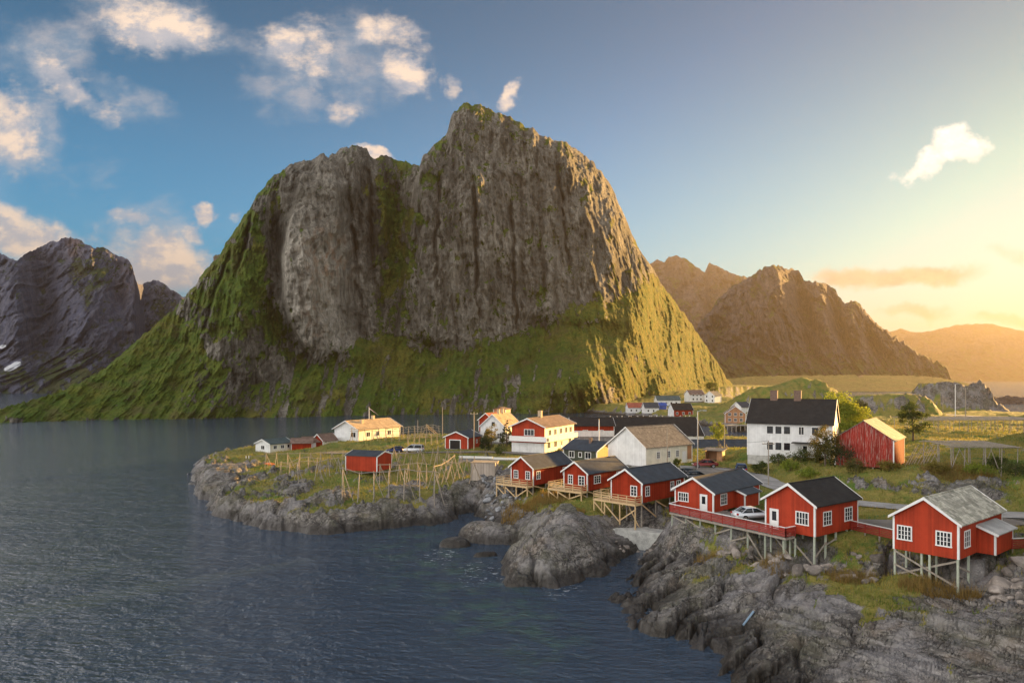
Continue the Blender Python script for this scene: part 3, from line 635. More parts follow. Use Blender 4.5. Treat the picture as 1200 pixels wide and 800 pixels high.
M_FAR = mat('far_rock', fn=m_mount((.085, .072, .08), (.115, .098, .10), (.16, .135, .125), (.07, .09, .03), (.09, .11, .035), (.12, .11, .05), .3, 14.0))
M_LEFT = mat('haze_tinted_rock', fn=m_mount((.085, .095, .150), (.11, .118, .175), (.16, .16, .20), (.045, .065, .025), (.06, .08, .03), (.08, .08, .04), .3, 14.0))  # bluish distance haze put into the rock colour
SKY_MAIN = [(-80,500),(-30,486),(0,478),(30,470),(60,462),(90,449),(120,434),(150,408),(180,382),(205,360),(220,345),(240,318),(258,297),(275,270),(290,247),(300,232),(312,215),(322,206),(345,190),(360,188),(372,184),(378,179),(385,184),(392,181),
  (400,174),(412,171),(420,171),(430,176),(440,187),(447,182),(455,182),(462,189),(470,189),(478,190),(492,196),(495,184),(500,179),(512,168),(522,160),(527,145),(530,133),(540,124),(550,121),(565,124),(580,130),(600,139),(620,150),
  (632,157),(650,165),(665,168),(680,180),(695,192),(708,207),(718,222),(728,245),(737,265),(745,285),(755,300),(765,314),(775,333),(790,352),(805,372),(820,395),(835,415),(850,440),(862,455),(874,463),(900,480),(930,495)]
BASE_MAIN = [(-80,350),(0,358),(100,380),(250,400),(400,425),(480,435),(600,455),(660,470),(700,485),(760,560),(815,690),(870,880),(930,1080)]
TAL = ([-80,0,100,200,250,300,340,370,420,460,500,540,580,620,660,700,760,930],[60,60,60,50,22,18,26,40,52,52,44,46,54,62,72,66,40,20])
def prof_main(px, z, zc):
    zt = np.minimum(np.interp(px, *TAL), zc*.7); mt = np.interp(px, [-80,200,300,600,700,930],[.62,.75,.66,.60,.72,.9]); mc = np.interp(px, [-80,150,260,330,660,720,800,930],[.8,1.0,1.9,3.0,3.6,2.4,1.5,1.2])
    zk = zt+(zc-zt)*.86
    return np.minimum(z, zt)/mt+np.clip(z-zt, 0, zk-zt)/mc+np.clip(z-zk, 0, None)/.8
def offs_main(PX, PY, Z, zc):
    o = -20*blob(PX, PY, 380, 300, 44, 110)-10*blob(PX, PY, 352, 330, 20, 70)-10*blob(PX, PY, 385, 400, 24, 30)-8*blob(PX, PY, 395, 200, 30, 25)
    o += 30*blob(PX, PY, 464, 245, 15, 85)+9*blob(PX, PY, 440, 340, 24, 60)+16*blob(PX, PY, 332, 395, 11, 50, -30)+8*blob(PX, PY, 322, 300, 9, 90)+7*blob(PX, PY, 418, 250, 8, 60, 8)
    o += -12*blob(PX, PY, 590, 270, 50, 130)+9*blob(PX, PY, 520, 200, 16, 60)-9*blob(PX, PY, 250, 420, 40, 40)-8*blob(PX, PY, 285, 330, 22, 60)+8*blob(PX, PY, 262, 350, 9, 50, 12)
    o += -8*blob(PX, PY, 500, 350, 16, 60)+8*blob(PX, PY, 545, 330, 9, 70)+7*blob(PX, PY, 612, 300, 8, 80, -5)-6*blob(PX, PY, 640, 280, 9, 90, -8)+7*blob(PX, PY, 668, 270, 6, 70, -12)
    eL = np.interp(PY, [190,215,300,350,385,425], [352,346,329,331,342,368]); o -= 17*sst(PX-eL, -2, 5)*(1-sst(PX-eL, 50, 95))*sst(PY, 195, 225)*(1-sst(PY, 405, 432))
    eM = np.interp(PY, [185,200,300,400], [494,490,476,462]); o -= 15*sst(PX-eM, -3, 5)*(1-sst(PX-eM, 60, 130))*sst(PY, 180, 205)*(1-sst(PY, 390, 425))
    for ex, ey0, ey1, dd, sl in ((405,190,330,7,.10),(432,200,330,8,.05),(515,190,330,6,-.03),(556,210,390,6,.02),(598,230,390,7,.05),(628,170,350,5,.06),(652,190,330,6,.12),(298,240,330,8,-.25),(268,300,400,7,-.35)):
        q = PX-ex-sl*(PY-ey0)-3*fbm(PY/30, PY*0+ex, 3, 7); o += dd*np.exp(-(q/2.2)**2)*sst(PY, ey0-15, ey0+20)*(1-sst(PY, ey1-30, ey1+15))-dd*.5*sst(q, 0, 3)*(1-sst(q, 3, 26))*sst(PY, ey0-15, ey0+20)*(1-sst(PY, ey1-30, ey1+15))
    edge = np.interp(PY, [120,160,200,260,320,380,420,470],[600,640,668,700,724,742,760,800])
    o += np.clip(PX-edge, 0, 120)*1.25*sst(PY, 110, 170)
    o += -46*blob(PX, PY, 705, 432, 62, 36, -12)-18*blob(PX, PY, 655, 455, 40, 22)-22*blob(PX, PY, 690, 372, 60, 12, 5)+18*blob(PX, PY, 625, 415, 30, 40)
    o += 10*np.sin(PX/9.0+PY/38.0)*sst(PX, 690, 740)*sst(PY, 180, 260)
    return o
def veg_main(PX, PY, Z, nz, n):
    nse = fbm(PX/26, PY/30, 5, 71); nse2 = fbm(PX/7, PY/12, 4, 73)
    tal = np.interp(PX, [-80,200,250,290,330,365,420,470,520,580,640,700,760,930],[330,360,420,455,445,422,402,402,412,398,380,350,330,330])
    v = .95*sst(PY, tal-14, tal+18)+.38*sst(nz, .38, .68)
    v += .85*blob(PX, PY, 462, 300, 22, 110)+.35*blob(PX, PY, 505, 205, 18, 45)+.3*blob(PX, PY, 410, 215, 26, 26)+.7*blob(PX, PY, 330, 400, 16, 60, -30)
    v += .85*blob(PX, PY, 280, 310, 46, 95)+.4*blob(PX, PY, 230, 370, 50, 40)+.5*blob(PX, PY, 130, 440, 110, 40)+.6*blob(PX, PY, 550, 122, 60, 14, 25)+.45*sst(PX, 690, 760)*sst(PY, 230, 330)
    v -= .9*blob(PX, PY, 378, 300, 42, 115)+.75*blob(PX, PY, 245, 450, 55, 26)+.55*blob(PX, PY, 310, 475, 60, 16)+.6*blob(PX, PY, 545, 478, 70, 14)+.35*blob(PX, PY, 700, 470, 90, 6)+.4*blob(PX, PY, 195, 400, 26, 30)
    v -= .6*sst(PY, 486, 492)
    fan = sst(fbm(PX/11+(PY-400)/60, PY/70, 4, 171), .12, .5)*sst(PY, 400, 440)*sst(PX, 285, 320)*(1-sst(PX, 640, 690)); v -= .75*fan
    v -= .45*sst(fbm(PX/5, PY/4, 4, 173), .35, .8)*sst(PY, 420, 470)
    v += .5*nse+.38*nse2+.42*ridged(PX/9-PY/22, PY/40, 4, 75)*sst(PX, 640, 720)-.48*sst(PX, 640, 720)
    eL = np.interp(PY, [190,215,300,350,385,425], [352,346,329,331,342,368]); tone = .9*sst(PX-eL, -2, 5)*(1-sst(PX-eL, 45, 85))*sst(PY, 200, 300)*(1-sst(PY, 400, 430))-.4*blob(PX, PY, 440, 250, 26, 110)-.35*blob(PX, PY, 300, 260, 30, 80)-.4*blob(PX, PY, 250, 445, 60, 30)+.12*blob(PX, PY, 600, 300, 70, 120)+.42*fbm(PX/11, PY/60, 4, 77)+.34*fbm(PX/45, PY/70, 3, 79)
    rust = .9*blob(PX, PY, 383, 300, 26, 36)*sst(nse2, -.2, .5)+.5*blob(PX, PY, 365, 380, 14, 40)*sst(nse2, -.1, .5)
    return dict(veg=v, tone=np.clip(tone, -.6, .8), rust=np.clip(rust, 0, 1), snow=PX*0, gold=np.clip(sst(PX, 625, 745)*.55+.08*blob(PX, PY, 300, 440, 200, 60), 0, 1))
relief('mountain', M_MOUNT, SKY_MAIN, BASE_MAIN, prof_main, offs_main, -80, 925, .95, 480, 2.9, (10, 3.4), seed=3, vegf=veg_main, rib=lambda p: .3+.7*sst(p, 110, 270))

def simple_prof(slope, crown=.7, foot=.5):
    def f(px, z, zc):
        zt = zc*.25; zk = zc*.85
        return np.minimum(z, zt)/foot+np.clip(z-zt, 0, zk-zt)/slope+np.clip(z-zk, 0, None)/crown
    return f
def veg_left(PX, PY, Z, nz, n):
    v = .5*sst(nz, .45, .75)+.5*blob(PX, PY, 110, 320, 30, 24)+.45*blob(PX, PY, 95, 440, 80, 26)+.4*blob(PX, PY, 190, 370, 30, 30)+.4*fbm(PX/14, PY/14, 4, 81)-.15
    return dict(veg=v, tone=.3*blob(PX, PY, 140, 335, 16, 26)+.2*fbm(PX/8, PY/30, 3, 83), rust=.5*blob(PX, PY, 86, 290, 10, 14)+.4*blob(PX, PY, 148, 330, 12, 22),  # tone and rust on the right peak: its sunlit patch, painted in
                snow=blob(PX, PY, 12, 431, 9, 4, -18)+blob(PX, PY, 20, 426, 5, 3, -18)+blob(PX, PY, 3, 406, 5, 2.5, -18))
def offs_left(PX, PY, Z, zc):
    return 150*sst(PX, 156, 170)*(1-sst(PY, 400, 440))-100*blob(PX, PY, 105, 380, 34, 50)+75*blob(PX, PY, 50, 340, 16, 70)+60*blob(PX, PY, 140, 350, 10, 30)-75*blob(PX, PY, 20, 360, 22, 60)
relief('left_mountains', M_LEFT, [(-140,330),(-60,290),(-20,305),(0,296),(8,300),(18,306),(30,297),(45,290),(60,284),(75,279),(85,278),(100,286),(112,291),(122,288),(130,297),(145,302),(153,306),(157,318),(160,334),(170,332),(180,327),(192,333),(205,342),(217,348),(235,366),(260,400),(300,450)],
       [(-140,1000),(0,1050),(150,1120),(300,1150)], simple_prof(.95, 1.2, .45), offs_left, -140, 300, 1.1, 240, 2.0, (26, 8), seed=13, vegf=veg_left)
relief('shade_ridge', M_FAR, [(350,300),(380,225),(420,212),(500,212),(560,190),(620,205),(660,240),(690,300)], [(350,1150),(690,1250)], simple_prof(1.6, 1.2, .7), None, 350, 690, 3, 60, 1.0, (24, 8), seed=73, vegf=veg_left)  # unseen ridge behind the peak, added to shade the left mountains
def veg_far(PX, PY, Z, nz, n):
    return dict(veg=.45*sst(nz, .4, .7)+.35*sst(PY, 400, 440)+.35*fbm(PX/16, PY/14, 4, 91), tone=.15*fbm(PX/8, PY/30, 3, 93)+.5*blob(PX, PY, 1018, 405, 5, 18, -25), rust=PX*0, snow=PX*0)
relief('distant_peaks', M_FAR, [(250,300),(330,270),(420,262),(500,285),(600,300),(690,322),(740,312),(764,308),(771,304),(778,308),(784,301),(792,299),(803,303),(815,312),(826,319),(831,308),(845,314),(860,321),(875,325),(900,330),(940,345),(990,380)],  # stretch hidden behind the mountain added to keep sun off the left mountains
       [(250,2900),(990,3000)], simple_prof(1.1, 1.3, .5), None, 250, 990, 1.5, 150, 1.6, (55, 16), seed=23, vegf=veg_far)
def offs_b(PX, PY, Z, zc):
    return -150*blob(PX, PY, 900, 370, 26, 50)+110*blob(PX, PY, 943, 365, 9, 50, -12)-60*blob(PX, PY, 965, 370, 12, 45, -14)+90*blob(PX, PY, 985, 385, 7, 40, -18)-60*blob(PX, PY, 1005, 390, 10, 30, -20)+80*blob(PX, PY, 1025, 405, 8, 25, -30)
relief('headland_mountain', M_FAR, [(760,450),(800,405),(830,366),(850,341),(870,329),(885,320),(897,313),(910,311),(925,314),(937,318),(942,329),(955,330),(970,333),(980,342),(990,356),(1000,352),(1010,358),(1020,372),(1035,386),(1055,398),(1080,415),(1100,424),(1110,430),(1113,440),(1118,447),(1130,460)],
       [(760,1750),(900,1700),(1130,1900)], simple_prof(1.15, 1.0, .6), offs_b, 760, 1130, 1.0, 240, 3.2, (50, 17), seed=33, vegf=veg_far)
relief('distant_range', M_FAR, [(980,412),(1010,405),(1040,389),(1055,385),(1075,390),(1090,388),(1110,383),(1130,380),(1160,379),(1180,384),(1200,388),(1240,380),(1300,410),(1380,440),(1440,452)],
       [(980,6000),(1440,6000)], simple_prof(.7, .6, .5), None, 980, 1440, 2.5, 80, 1.0, (110, 30), seed=43, vegf=veg_far)
relief('foreland', M_FAR, [(780,452),(840,445),(880,441),(940,440),(1000,439.5),(1060,440),(1090,441),(1110,444),(1130,448),(1148,452),(1156,457),(1165,462)],
       [(780,1150),(1100,1180),(1165,1250)], lambda px, z, zc: np.clip(z, 0, None)/.12, None, 780, 1165, 1.5, 60, .8, (1.6, .7), z0=-2.5, seed=53, vegf=veg_far)
relief('skerry', M_FAR, [(1120,480),(1140,470),(1150,468),(1160,465),(1172,465),(1180,463),(1195,465),(1215,466),(1240,470),(1260,480)],
       [(1120,600),(1190,620),(1260,610)], lambda px, z, zc: np.clip(z, 0, None)/.5, None, 1120, 1260, .8, 50, 1.2, (2.0, .8), z0=-2.0, seed=63, vegf=lambda PX, PY, Z, nz, n: dict(veg=.25*sst(nz, .5, .8)+.2*fbm(PX/9, PY/5, 3, 97), tone=PX*0, rust=PX*0, snow=PX*0))

# ------------------------------------------------------------------ air
def build_haze():
    mb = MB(); mb.box(-7200, 8000, -400, 9400, -12, 720)
    m = bpy.data.materials.new('haze'); m.use_nodes = True; t = NT(m.node_tree); t.n.clear()
    out = t.node('ShaderNodeOutputMaterial'); v = t.node('ShaderNodeVolumePrincipled'); t.l.new(v.outputs[0], out.inputs['Volume'])
    v.inputs['Color'].default_value = (.185, .165, .155, 1); v.inputs['Density'].default_value = HAZE; v.inputs['Anisotropy'].default_value = .5; v.inputs['Density Attribute'].default_value = ''
    m.cycles.homogeneous_volume = True
    tag(mb.build('haze', m), kind='stuff')
HAZE = 1.25e-4
build_haze()
# ------------------------------------------------------------------ building materials
RED = (.38, .040, .013); REDD = (.29, .032, .013)
M_RED = mat('red_boards', fn=boards(RED, .16, .16), rough=.7, spec=.25); M_RED2 = mat('deep_red_boards', fn=boards(REDD, .16, .18), rough=.85, spec=.08)
M_BARNRED = mat('worn_red_boards', fn=boards((.30, .035, .025), .2, .25, .75, (.42, .33, .29)), rough=.9, spec=.08)
M_WHITEB = mat('white_boards', fn=boards((.74, .75, .74), .18, .06), rough=.6); M_CREAM_LIT = mat('cream_lit_boards', fn=boards((.72, .68, .55), .18, .06), rough=.6)  # cream: warm sun on white walls put into the board colour
M_GREENB = mat('dark_green_boards', fn=boards((.045, .055, .035), .16, .2), rough=.7); M_OCHRE = mat('ochre_boards', fn=boards((.55, .36, .08), .16, .12), rough=.6)
M_WHITE = mat('white_paint', fn=weather((.78, .78, .76), .25, 3, .75, .05), rough=.5)
M_SLATE = mat('slate_sheet', fn=courses((.034, .042, .054), .5, .14), rough=.6); M_BLACKROOF = mat('black_roof', fn=courses((.022, .020, .019), .4, .16), rough=.7, spec=.25)
M_SHINGLE = mat('brown_shingle', fn=courses((.20, .17, .14), .35, .28, .6, (.11, .095, .08), .25), rough=.9); M_MOSSY = mat('mossy_shingle', fn=courses((.44, .42, .35), .42, .42, .6, (.17, .18, .13), .35), rough=.9)
M_TANROOF = mat('tan_roof', fn=courses((.38, .28, .17), .4, .15), rough=.9); M_BROWNROOF = mat('brown_roof', fn=courses((.17, .11, .085), .4, .2), rough=.85)
M_PALEROOF = mat('weathered_roof', fn=courses((.19, .172, .148), .5, .25, .5, (.13, .11, .09)), rough=.8); M_REDROOF = mat('red_tiles', fn=courses((.30, .08, .05), .4, .2), rough=.8); M_GREENROOF = mat('grey_green_roof', fn=courses((.06, .085, .085), .4, .14), rough=.7)
M_WOOD = mat('new_wood', fn=weather((.62, .44, .23), .35, 4, .65), rough=.75); M_GREYWOOD = mat('grey_wood', fn=weather((.33, .29, .24), .5, 3, .5), rough=.85); M_POLE = mat('pole_wood', fn=weather((.40, .32, .22), .5, 3, .5), rough=.85)
M_GREENPOST = mat('pale_green_post', fn=weather((.42, .46, .36), .4, 3, .6), rough=.75); M_REDRAIL = mat('red_rail', fn=weather((.30, .028, .018), .3, 4, .6), rough=.65)
M_CONC = mat('concrete', fn=weather((.50, .50, .47), .6, 1.2, .5, .3), rough=.9); M_STONE = mat('stone', fn=weather((.26, .26, .27), .6, 2.0, .45, .6), rough=.9)
M_GLASS = mat('window_glass', (.012, .016, .02), .08); M_DARK = mat('inside_shade', (.012, .010, .009), .9); M_BRICK = mat('chimney_brick', fn=weather((.20, .13, .10), .5, 5, .5), rough=.9)
M_TANBRICK = mat('rendered_chimney', fn=weather((.55, .42, .27), .4, 4, .6), rough=.9); M_METAL = mat('galvanised', (.45, .46, .47), .4, .8); M_BLACK = mat('black_rubber', (.015, .015, .015), .8); M_CHROME = mat('rim_metal', (.5, .5, .52), .3, .9)
M_BLUE = mat('blue_boards', fn=boards((.03, .08, .35), .18, .1), rough=.6); M_BROWNB = mat('brown_boards', fn=boards((.38, .19, .09), .18, .15), rough=.7)
def wl(side, w, l, u, v, n):
    """local point on a wall: u to the right as seen from outside, v up, n outward"""
    return {'F': (u, -l/2-n, v), 'B': (-u, l/2+n, v), 'E': (w/2+n, u, v), 'W': (-w/2-n, -u, v)}[side]
def wbox(mb, side, w, l, u0, u1, v0, v1, n0, n1, mi=0):
    a = Vector(wl(side, w, l, u0, v0, n0)); b = Vector(wl(side, w, l, u1, v1, n1))
    mb.box(min(a.x, b.x), max(a.x, b.x), min(a.y, b.y), max(a.y, b.y), min(a.z, b.z), max(a.z, b.z), mi)
def window(root, side, w, l, u, v, ww, wh, cols=2, rows=3, trim=None, name='window', casing=.11):
    mb = MB(); a = casing; x0, x1, z0, z1 = u-ww/2, u+ww/2, v, v+wh
    wbox(mb, side, w, l, x0-a, x1+a, z1, z1+a, .003, .055); wbox(mb, side, w, l, x0-a-.03, x1+a+.03, z0-a, z0, .003, .07)
    wbox(mb, side, w, l, x0-a, x0, z0, z1, .003, .055); wbox(mb, side, w, l, x1, x1+a, z0, z1, .003, .055)
    for i in range(1, cols):
        xm = x0+ww*i/cols; wbox(mb, side, w, l, xm-.035, xm+.035, z0, z1, .016, .045)
    for i in range(1, rows):
        zm = z0+wh*i/rows
        for c in range(cols): wbox(mb, side, w, l, x0+ww*c/cols+.036, x0+ww*(c+1)/cols-.036, zm-.018, zm+.018, .016, .04)
    f = mb.build(name, trim or M_WHITE, root)
    p = MB(); p.poly([wl(side, w, l, x0, z0, .012), wl(side, w, l, x1, z0, .012), wl(side, w, l, x1, z1, .012), wl(side, w, l, x0, z1, .012)])
    p.build('pane', M_GLASS, f); return f
def door(root, side, w, l, u, v, ww=.85, wh=2.0, glass=True, m=None):
    mb = MB(); a = .1; x0, x1 = u-ww/2, u+ww/2
    wbox(mb, side, w, l, x0-a, x0, v, v+wh+a, .003, .06); wbox(mb, side, w, l, x1, x1+a, v, v+wh+a, .003, .06); wbox(mb, side, w, l, x0, x1, v+wh, v+wh+a, .003, .06)
    if glass:
        wbox(mb, side, w, l, x0, x1, v, v+wh*.45, .003, .03); wbox(mb, side, w, l, x0, x0+.16, v+wh*.45, v+wh, .003, .03); wbox(mb, side, w, l, x1-.16, x1, v+wh*.45, v+wh, .003, .03); wbox(mb, side, w, l, x0+.16, x1-.16, v+wh-.16, v+wh, .003, .03)
    else: wbox(mb, side, w, l, x0, x1, v, v+wh, .003, .03)
    d = mb.build('door', m or M_WHITE, root)
    if glass:
        p = MB(); z0, z1 = v+wh*.45, v+wh-.16
        p.poly([wl(side, w, l, x0+.16, z0, .012), wl(side, w, l, x1-.16, z0, .012), wl(side, w, l, x1-.16, z1, .012), wl(side, w, l, x0+.16, z1, .012)]); p.build('pane', M_GLASS, d)
    h = MB(); wbox(h, side, w, l, x1-.12, x1-.06, v+wh*.48, v+wh*.51, .031, .09); h.build('handle', M_METAL, d); return d
def house(name, label, cat, site, h, rh, walls, roofm, ridge='y', group=None, wins=(), doors=(), og=.3, oe=.35, trim=None, corners=True, barge=True, chim=(), found=1.2, foundm=None, thick=.1):
    X, Y, az, w, l, z0 = site
    rz = -R_(az)
    if ridge == 'x': w, l = l, w; rz = R_(90-az)
    root = empty(name, (X, Y, z0), rz); tag(root, label, cat, group)
    trim = trim or M_WHITE; mb = MB()
    mats = []; idx = {}
    for s in 'FBEW':
        m = walls.get(s, walls['F']) if isinstance(walls, dict) else walls
        if m not in mats: mats.append(m)
        idx[s] = mats.index(m)
    a, b = w/2, l/2; t = thick
    mb.poly([(-a, -b, 0), (a, -b, 0), (a, -b, h), (0, -b, h+rh), (-a, -b, h)], idx['F']); mb.poly([(a, b, 0), (-a, b, 0), (-a, b, h), (0, b, h+rh), (a, b, h)], idx['B'])
    mb.poly([(a, -b, 0), (a, b, 0), (a, b, h), (a, -b, h)], idx['E']); mb.poly([(-a, b, 0), (-a, -b, 0), (-a, -b, h), (-a, b, h)], idx['W'])
    mb.poly([(-a, -b, 0), (-a, b, 0), (a, b, 0), (a, -b, 0)], idx['F'])
    mb.build('wall', mats, root)
    s = rh/a; ze = h-oe*s; e = a+oe; r = MB(); g = .004
    r.extr_y([(-e, ze+g), (0, h+rh+g), (e, ze+g), (e, ze+g+t), (0, h+rh+g+t), (-e, ze+g+t)], -b-og, b+og)
    r.box(-.09, .09, -b-og-.01, b+og+.01, h+rh+t-.03, h+rh+t+.05)
    roof = r.build('roof', roofm, root)
    for (cx, cy, sx, sy, ch, cm) in chim:
        c = MB(); zt = h+rh+t; zb = h+rh-abs(cx)*s-.3
        c.box(cx-sx/2, cx+sx/2, cy-sy/2, cy+sy/2, zb, zt+ch); c.box(cx-sx/2-.05, cx+sx/2+.05, cy-sy/2-.05, cy+sy/2+.05, zt+ch, zt+ch+.1); c.build('chimney', cm, roof)
    if barge:
        for sy in (-1, 1):
            q = MB(); y0 = sy*(b+og+.005); y1 = sy*(b+og+.04)
            q.extr_y([(-e-.03, ze-.08), (-e-.03, ze+t+.05), (0, h+rh+t+.07), (0, h+rh-.12)], min(y0, y1), max(y0, y1)); q.extr_y([(e+.03, ze-.08), (0, h+rh-.12), (0, h+rh+t+.07), (e+.03, ze+t+.05)], min(y0, y1), max(y0, y1))
            q.build('bargeboard', trim, root)
    if corners:
        for sx in (-1, 1):
            for sy in (-1, 1):
                q = MB(); x0, x1 = sorted((sx*(a-.14), sx*(a+.03))); y0, y1 = sorted((sy*(b-.14), sy*(b+.03)))
                q.box(x0, x1, y0, y1, .0, h-.02 if oe < .05 else h-.05); q.build('corner_board', trim, root)
    for q in wins: window(root, q[0], w, l, *q[1:], trim=trim)
    for q in doors: door(root, q[0], w, l, *q[1:])
    if found:
        q = MB(); q.box(-a+.05, a-.05, -b+.05, b-.05, -found, -.003); q.build('foundation', foundm or M_STONE, root)
    M = Matrix.Translation((X, Y, z0)) @ Matrix.Rotation(rz, 4, 'Z')
    return root, M, w, l
def stilts(root, M, pts, top=-.05, m=None, w=.16, inv=None, braces=(), bm=None, name='stilt'):
    foot = []
    for (x, y) in pts:
        p = M @ Vector((x, y, 0)); z = tz(p.x, p.y)-M.translation.z-.25
        foot.append((x, y, z))
        if z < top-.15:
            mb = MB(); mb.bar((x, y, z), (x, y, top), w); mb.build(name, m or M_GREYWOOD, root)
    for (i, ti, j, tj) in braces:
        A = foot[i]; B = foot[j]; za = top+(A[2]-top)*ti; zb = top+(B[2]-top)*tj
        if min(A[2], B[2]) < top-.6:
            dx, dy = B[0]-A[0], B[1]-A[1]; L = math.hypot(dx, dy)+1e-6; ox, oy = dy/L*w*.62, -dx/L*w*.62
            mb = MB(); mb.bar((A[0]+ox, A[1]+oy, za), (B[0]+ox, B[1]+oy, zb), .07, .16); mb.build('brace', bm or m or M_GREYWOOD, root)
    return foot
def railing(mb, pts, h=.95, post=.1, rails=(.35, .62), cap=.14, step=1.5, mi=0, capmi=0):
    for p, q in zip(pts, pts[1:]):
        p = Vector(p); q = Vector(q); L = (q-p).length; n = max(1, round(L/step))
        for i in range(n+1): c = p.lerp(q, i/n); mb.box(c.x-post/2, c.x+post/2, c.y-post/2, c.y+post/2, c.z, c.z+h-.03, mi)
        for r in rails: mb.bar(p+Vector((0, 0, r)), q+Vector((0, 0, r)), .04, .12, mi)
        mb.bar(p+Vector((0, 0, h)), q+Vector((0, 0, h)), cap, .05, capmi)

# ------------------------------------------------------------------ the red cabins on the shore
G_CAB = 'red cabins on stilts along the shore'; G_DECK = 'timber decks in front of the red cabins'
def cabin_deck(label, root, M, w, l, side_w=1.9, front=1.5, back=0.0, seed=0):
    a, b = w/2, l/2
    d = empty('wooden_deck', root.location.copy(), root.rotation_euler.z); tag(d, label, 'deck', G_DECK)
    x0, x1, y0, y1 = -a-side_w, a+.05, -b-front, -b-.04
    f = MB(); n = int((y1-y0)/.15)
    for i in range(n): f.box(x0, x1, y0+i*.15, y0+i*.15+.14, -.06, -.01)
    n = int(side_w/.15)
    for i in range(n): f.box(x0+i*.15, x0+i*.15+.14, y1+.03, back, -.06, -.01)
    f.build('deck_floor', M_WOOD, d)
    q = MB(); q.box(x0, x1, y0-.05, y0-.002, -.26, -.02); q.box(x1-.05, x1, y0+.01, y1, -.26, -.065); q.box(x0, x0+.05, y0+.01, back, -.26, -.065)
    for k in range(4): yy = y0+.1+k*(front-.2)/3; q.box(x0+.06, x1-.06, yy, yy+.07, -.24, -.065)
    q.build('joists', M_WOOD, d)
    r = MB(); railing(r, [(x0+.06, back-.1, 0), (x0+.06, y0+.05, 0), (x1-.06, y0+.05, 0), (x1-.06, -b-.12, 0)]); r.build('railing', M_WOOD, d)
    P_ = [(x0+.1, y0+.1), (x0+side_w, y0+.1), (0, y0+.1), (x1-.1, y0+.1), (x0+.1, -b+.3), (x0+.1, back-.1)]
    stilts(d, M, P_, -.25, M_WOOD, .15, braces=[(0, .1, 1, .75), (2, .75, 3, .1), (1, .1, 2, .8), (0, .1, 4, .8)])
    # the posts under the cabin itself
    Q = [(a-.15, -b+.15), (a-.15, -b+l*.33), (a-.15, -b+l*.66), (0, -b+.15), (-a+.15, -b+.15), (-a+.15, -b+l*.4), (0, -b+l*.4)]
    stilts(root, M, Q, -.01, M_GREYWOOD, .15, braces=[(0, .05, 1, .9), (1, .05, 2, .9), (0, .85, 3, .1), (4, .1, 5, .85)], bm=M_WOOD)
    return d
def win_std(side, u, ww=.72, wh=1.1, v=.95, cols=2, rows=3): return (side, u, v, ww, wh, cols, rows)
s = SITE['c1']; c1 = house('red_cabin', 'red cabin with slate roof nearest the stone slope and the plank bin', 'cabin', s, 2.73, 1.59, M_RED2, M_SLATE, group=G_CAB, found=0, wins=[win_std('F', -1.2), win_std('F', 1.2), win_std('E', -3.9, .8), win_std('E', 3.2, .8)])
cabin_deck('timber deck of the cabin beside the plank bin, over brown stalks', *c1)
s = SITE['c2']; c2 = house('red_cabin', 'red cabin with slate roof above the big rounded rock, two windows in its gable', 'cabin', s, 2.64, 1.47, M_RED2, M_SLATE, group=G_CAB, found=0, wins=[win_std('F', -.9, .7, 1.2, .85), win_std('F', 1.15, .95, 1.25, .8, 2), win_std('E', -2.6, 1.5, 1.05, .95, 3), win_std('E', 3.0, .8)])
cabin_deck('timber deck above the big rounded rock, between two other decks', *c2)
s = SITE['c3']; c3 = house('red_cabin', 'red cabin with slate roof above the white concrete wall, one gable window', 'cabin', s, 2.66, 1.53, M_RED2, M_SLATE, group=G_CAB, found=0, wins=[win_std('F', 1.25, .85, 1.2, .85), win_std('E', -3.9, .8, 1.15, .85), win_std('E', 2.0, .7), win_std('E', 3.6, .9)])
cabin_deck('timber deck on tall braced posts above the white concrete wall', *c3)

def annex(root, w, l, y0, y1, dep, h0, h1, wallm, roofm, vert_trim=True):
    """lean-to porch on the right long wall"""
    a = w/2+.003; mb = MB()
    mb.poly([(a+dep, y0, -.0), (a+dep, y1, -.0), (a+dep, y1, h0), (a+dep, y0, h0)]); mb.poly([(a, y0, 0), (a+dep, y0, 0), (a+dep, y0, h0), (a, y0, h1)]); mb.poly([(a+dep, y1, 0), (a, y1, 0), (a, y1, h1), (a+dep, y1, h0)]); mb.poly([(a, y0, 0), (a, y1, 0), (a+dep, y1, 0), (a+dep, y0, 0)])
    p = mb.build('porch', wallm, root)
    r = MB(); k = (h1-h0)/dep; o = .3
    r.hexa([(a+.01, y0-.25, h1+.02), (a+dep+o, y0-.25, h0-k*o+.02), (a+dep+o, y1+.25, h0-k*o+.02), (a+.01, y1+.25, h1+.02), (a+.01, y0-.25, h1+.12), (a+dep+o, y0-.25, h0-k*o+.12), (a+dep+o, y1+.25, h0-k*o+.12), (a+.01, y1+.25, h1+.12)])
    r.build('porch_roof', roofm, p)
    for y in (y0, y1):
        q = MB(); q.box(a+dep-.13, a+dep+.03, y-.03 if y == y0 else y-.12, y+.12 if y == y0 else y+.03, 0, h0-.05); q.build('corner_board', M_WHITE, p)
        yy = y-.27 if y == y0 else y+.27; q = MB(); q.bar((a+.02, yy, h1+.02), (a+dep+o, yy, h0-k*o+.02), .05, .2); q.build('bargeboard', M_WHITE, p)
    return p
s = SITE['c4']; c4 = house('red_cabin', 'red cabin with slate roof and side porch, white car parked at its side', 'cabin', s, 2.42, 1.53, M_RED, M_SLATE, group=G_CAB, found=.0, wins=[win_std('F', -1.45, 1.25, .95, 1.0, 4, 2), win_std('E', -3.6, 1.4, 1.2, .75, 3)], doors=[('F', 1.35, .05, .8, 1.95)])
annex(c4[0], 5.32, 12.2, -.6, 3.2, 1.3, 1.75, 2.2, M_RED, M_SLATE)
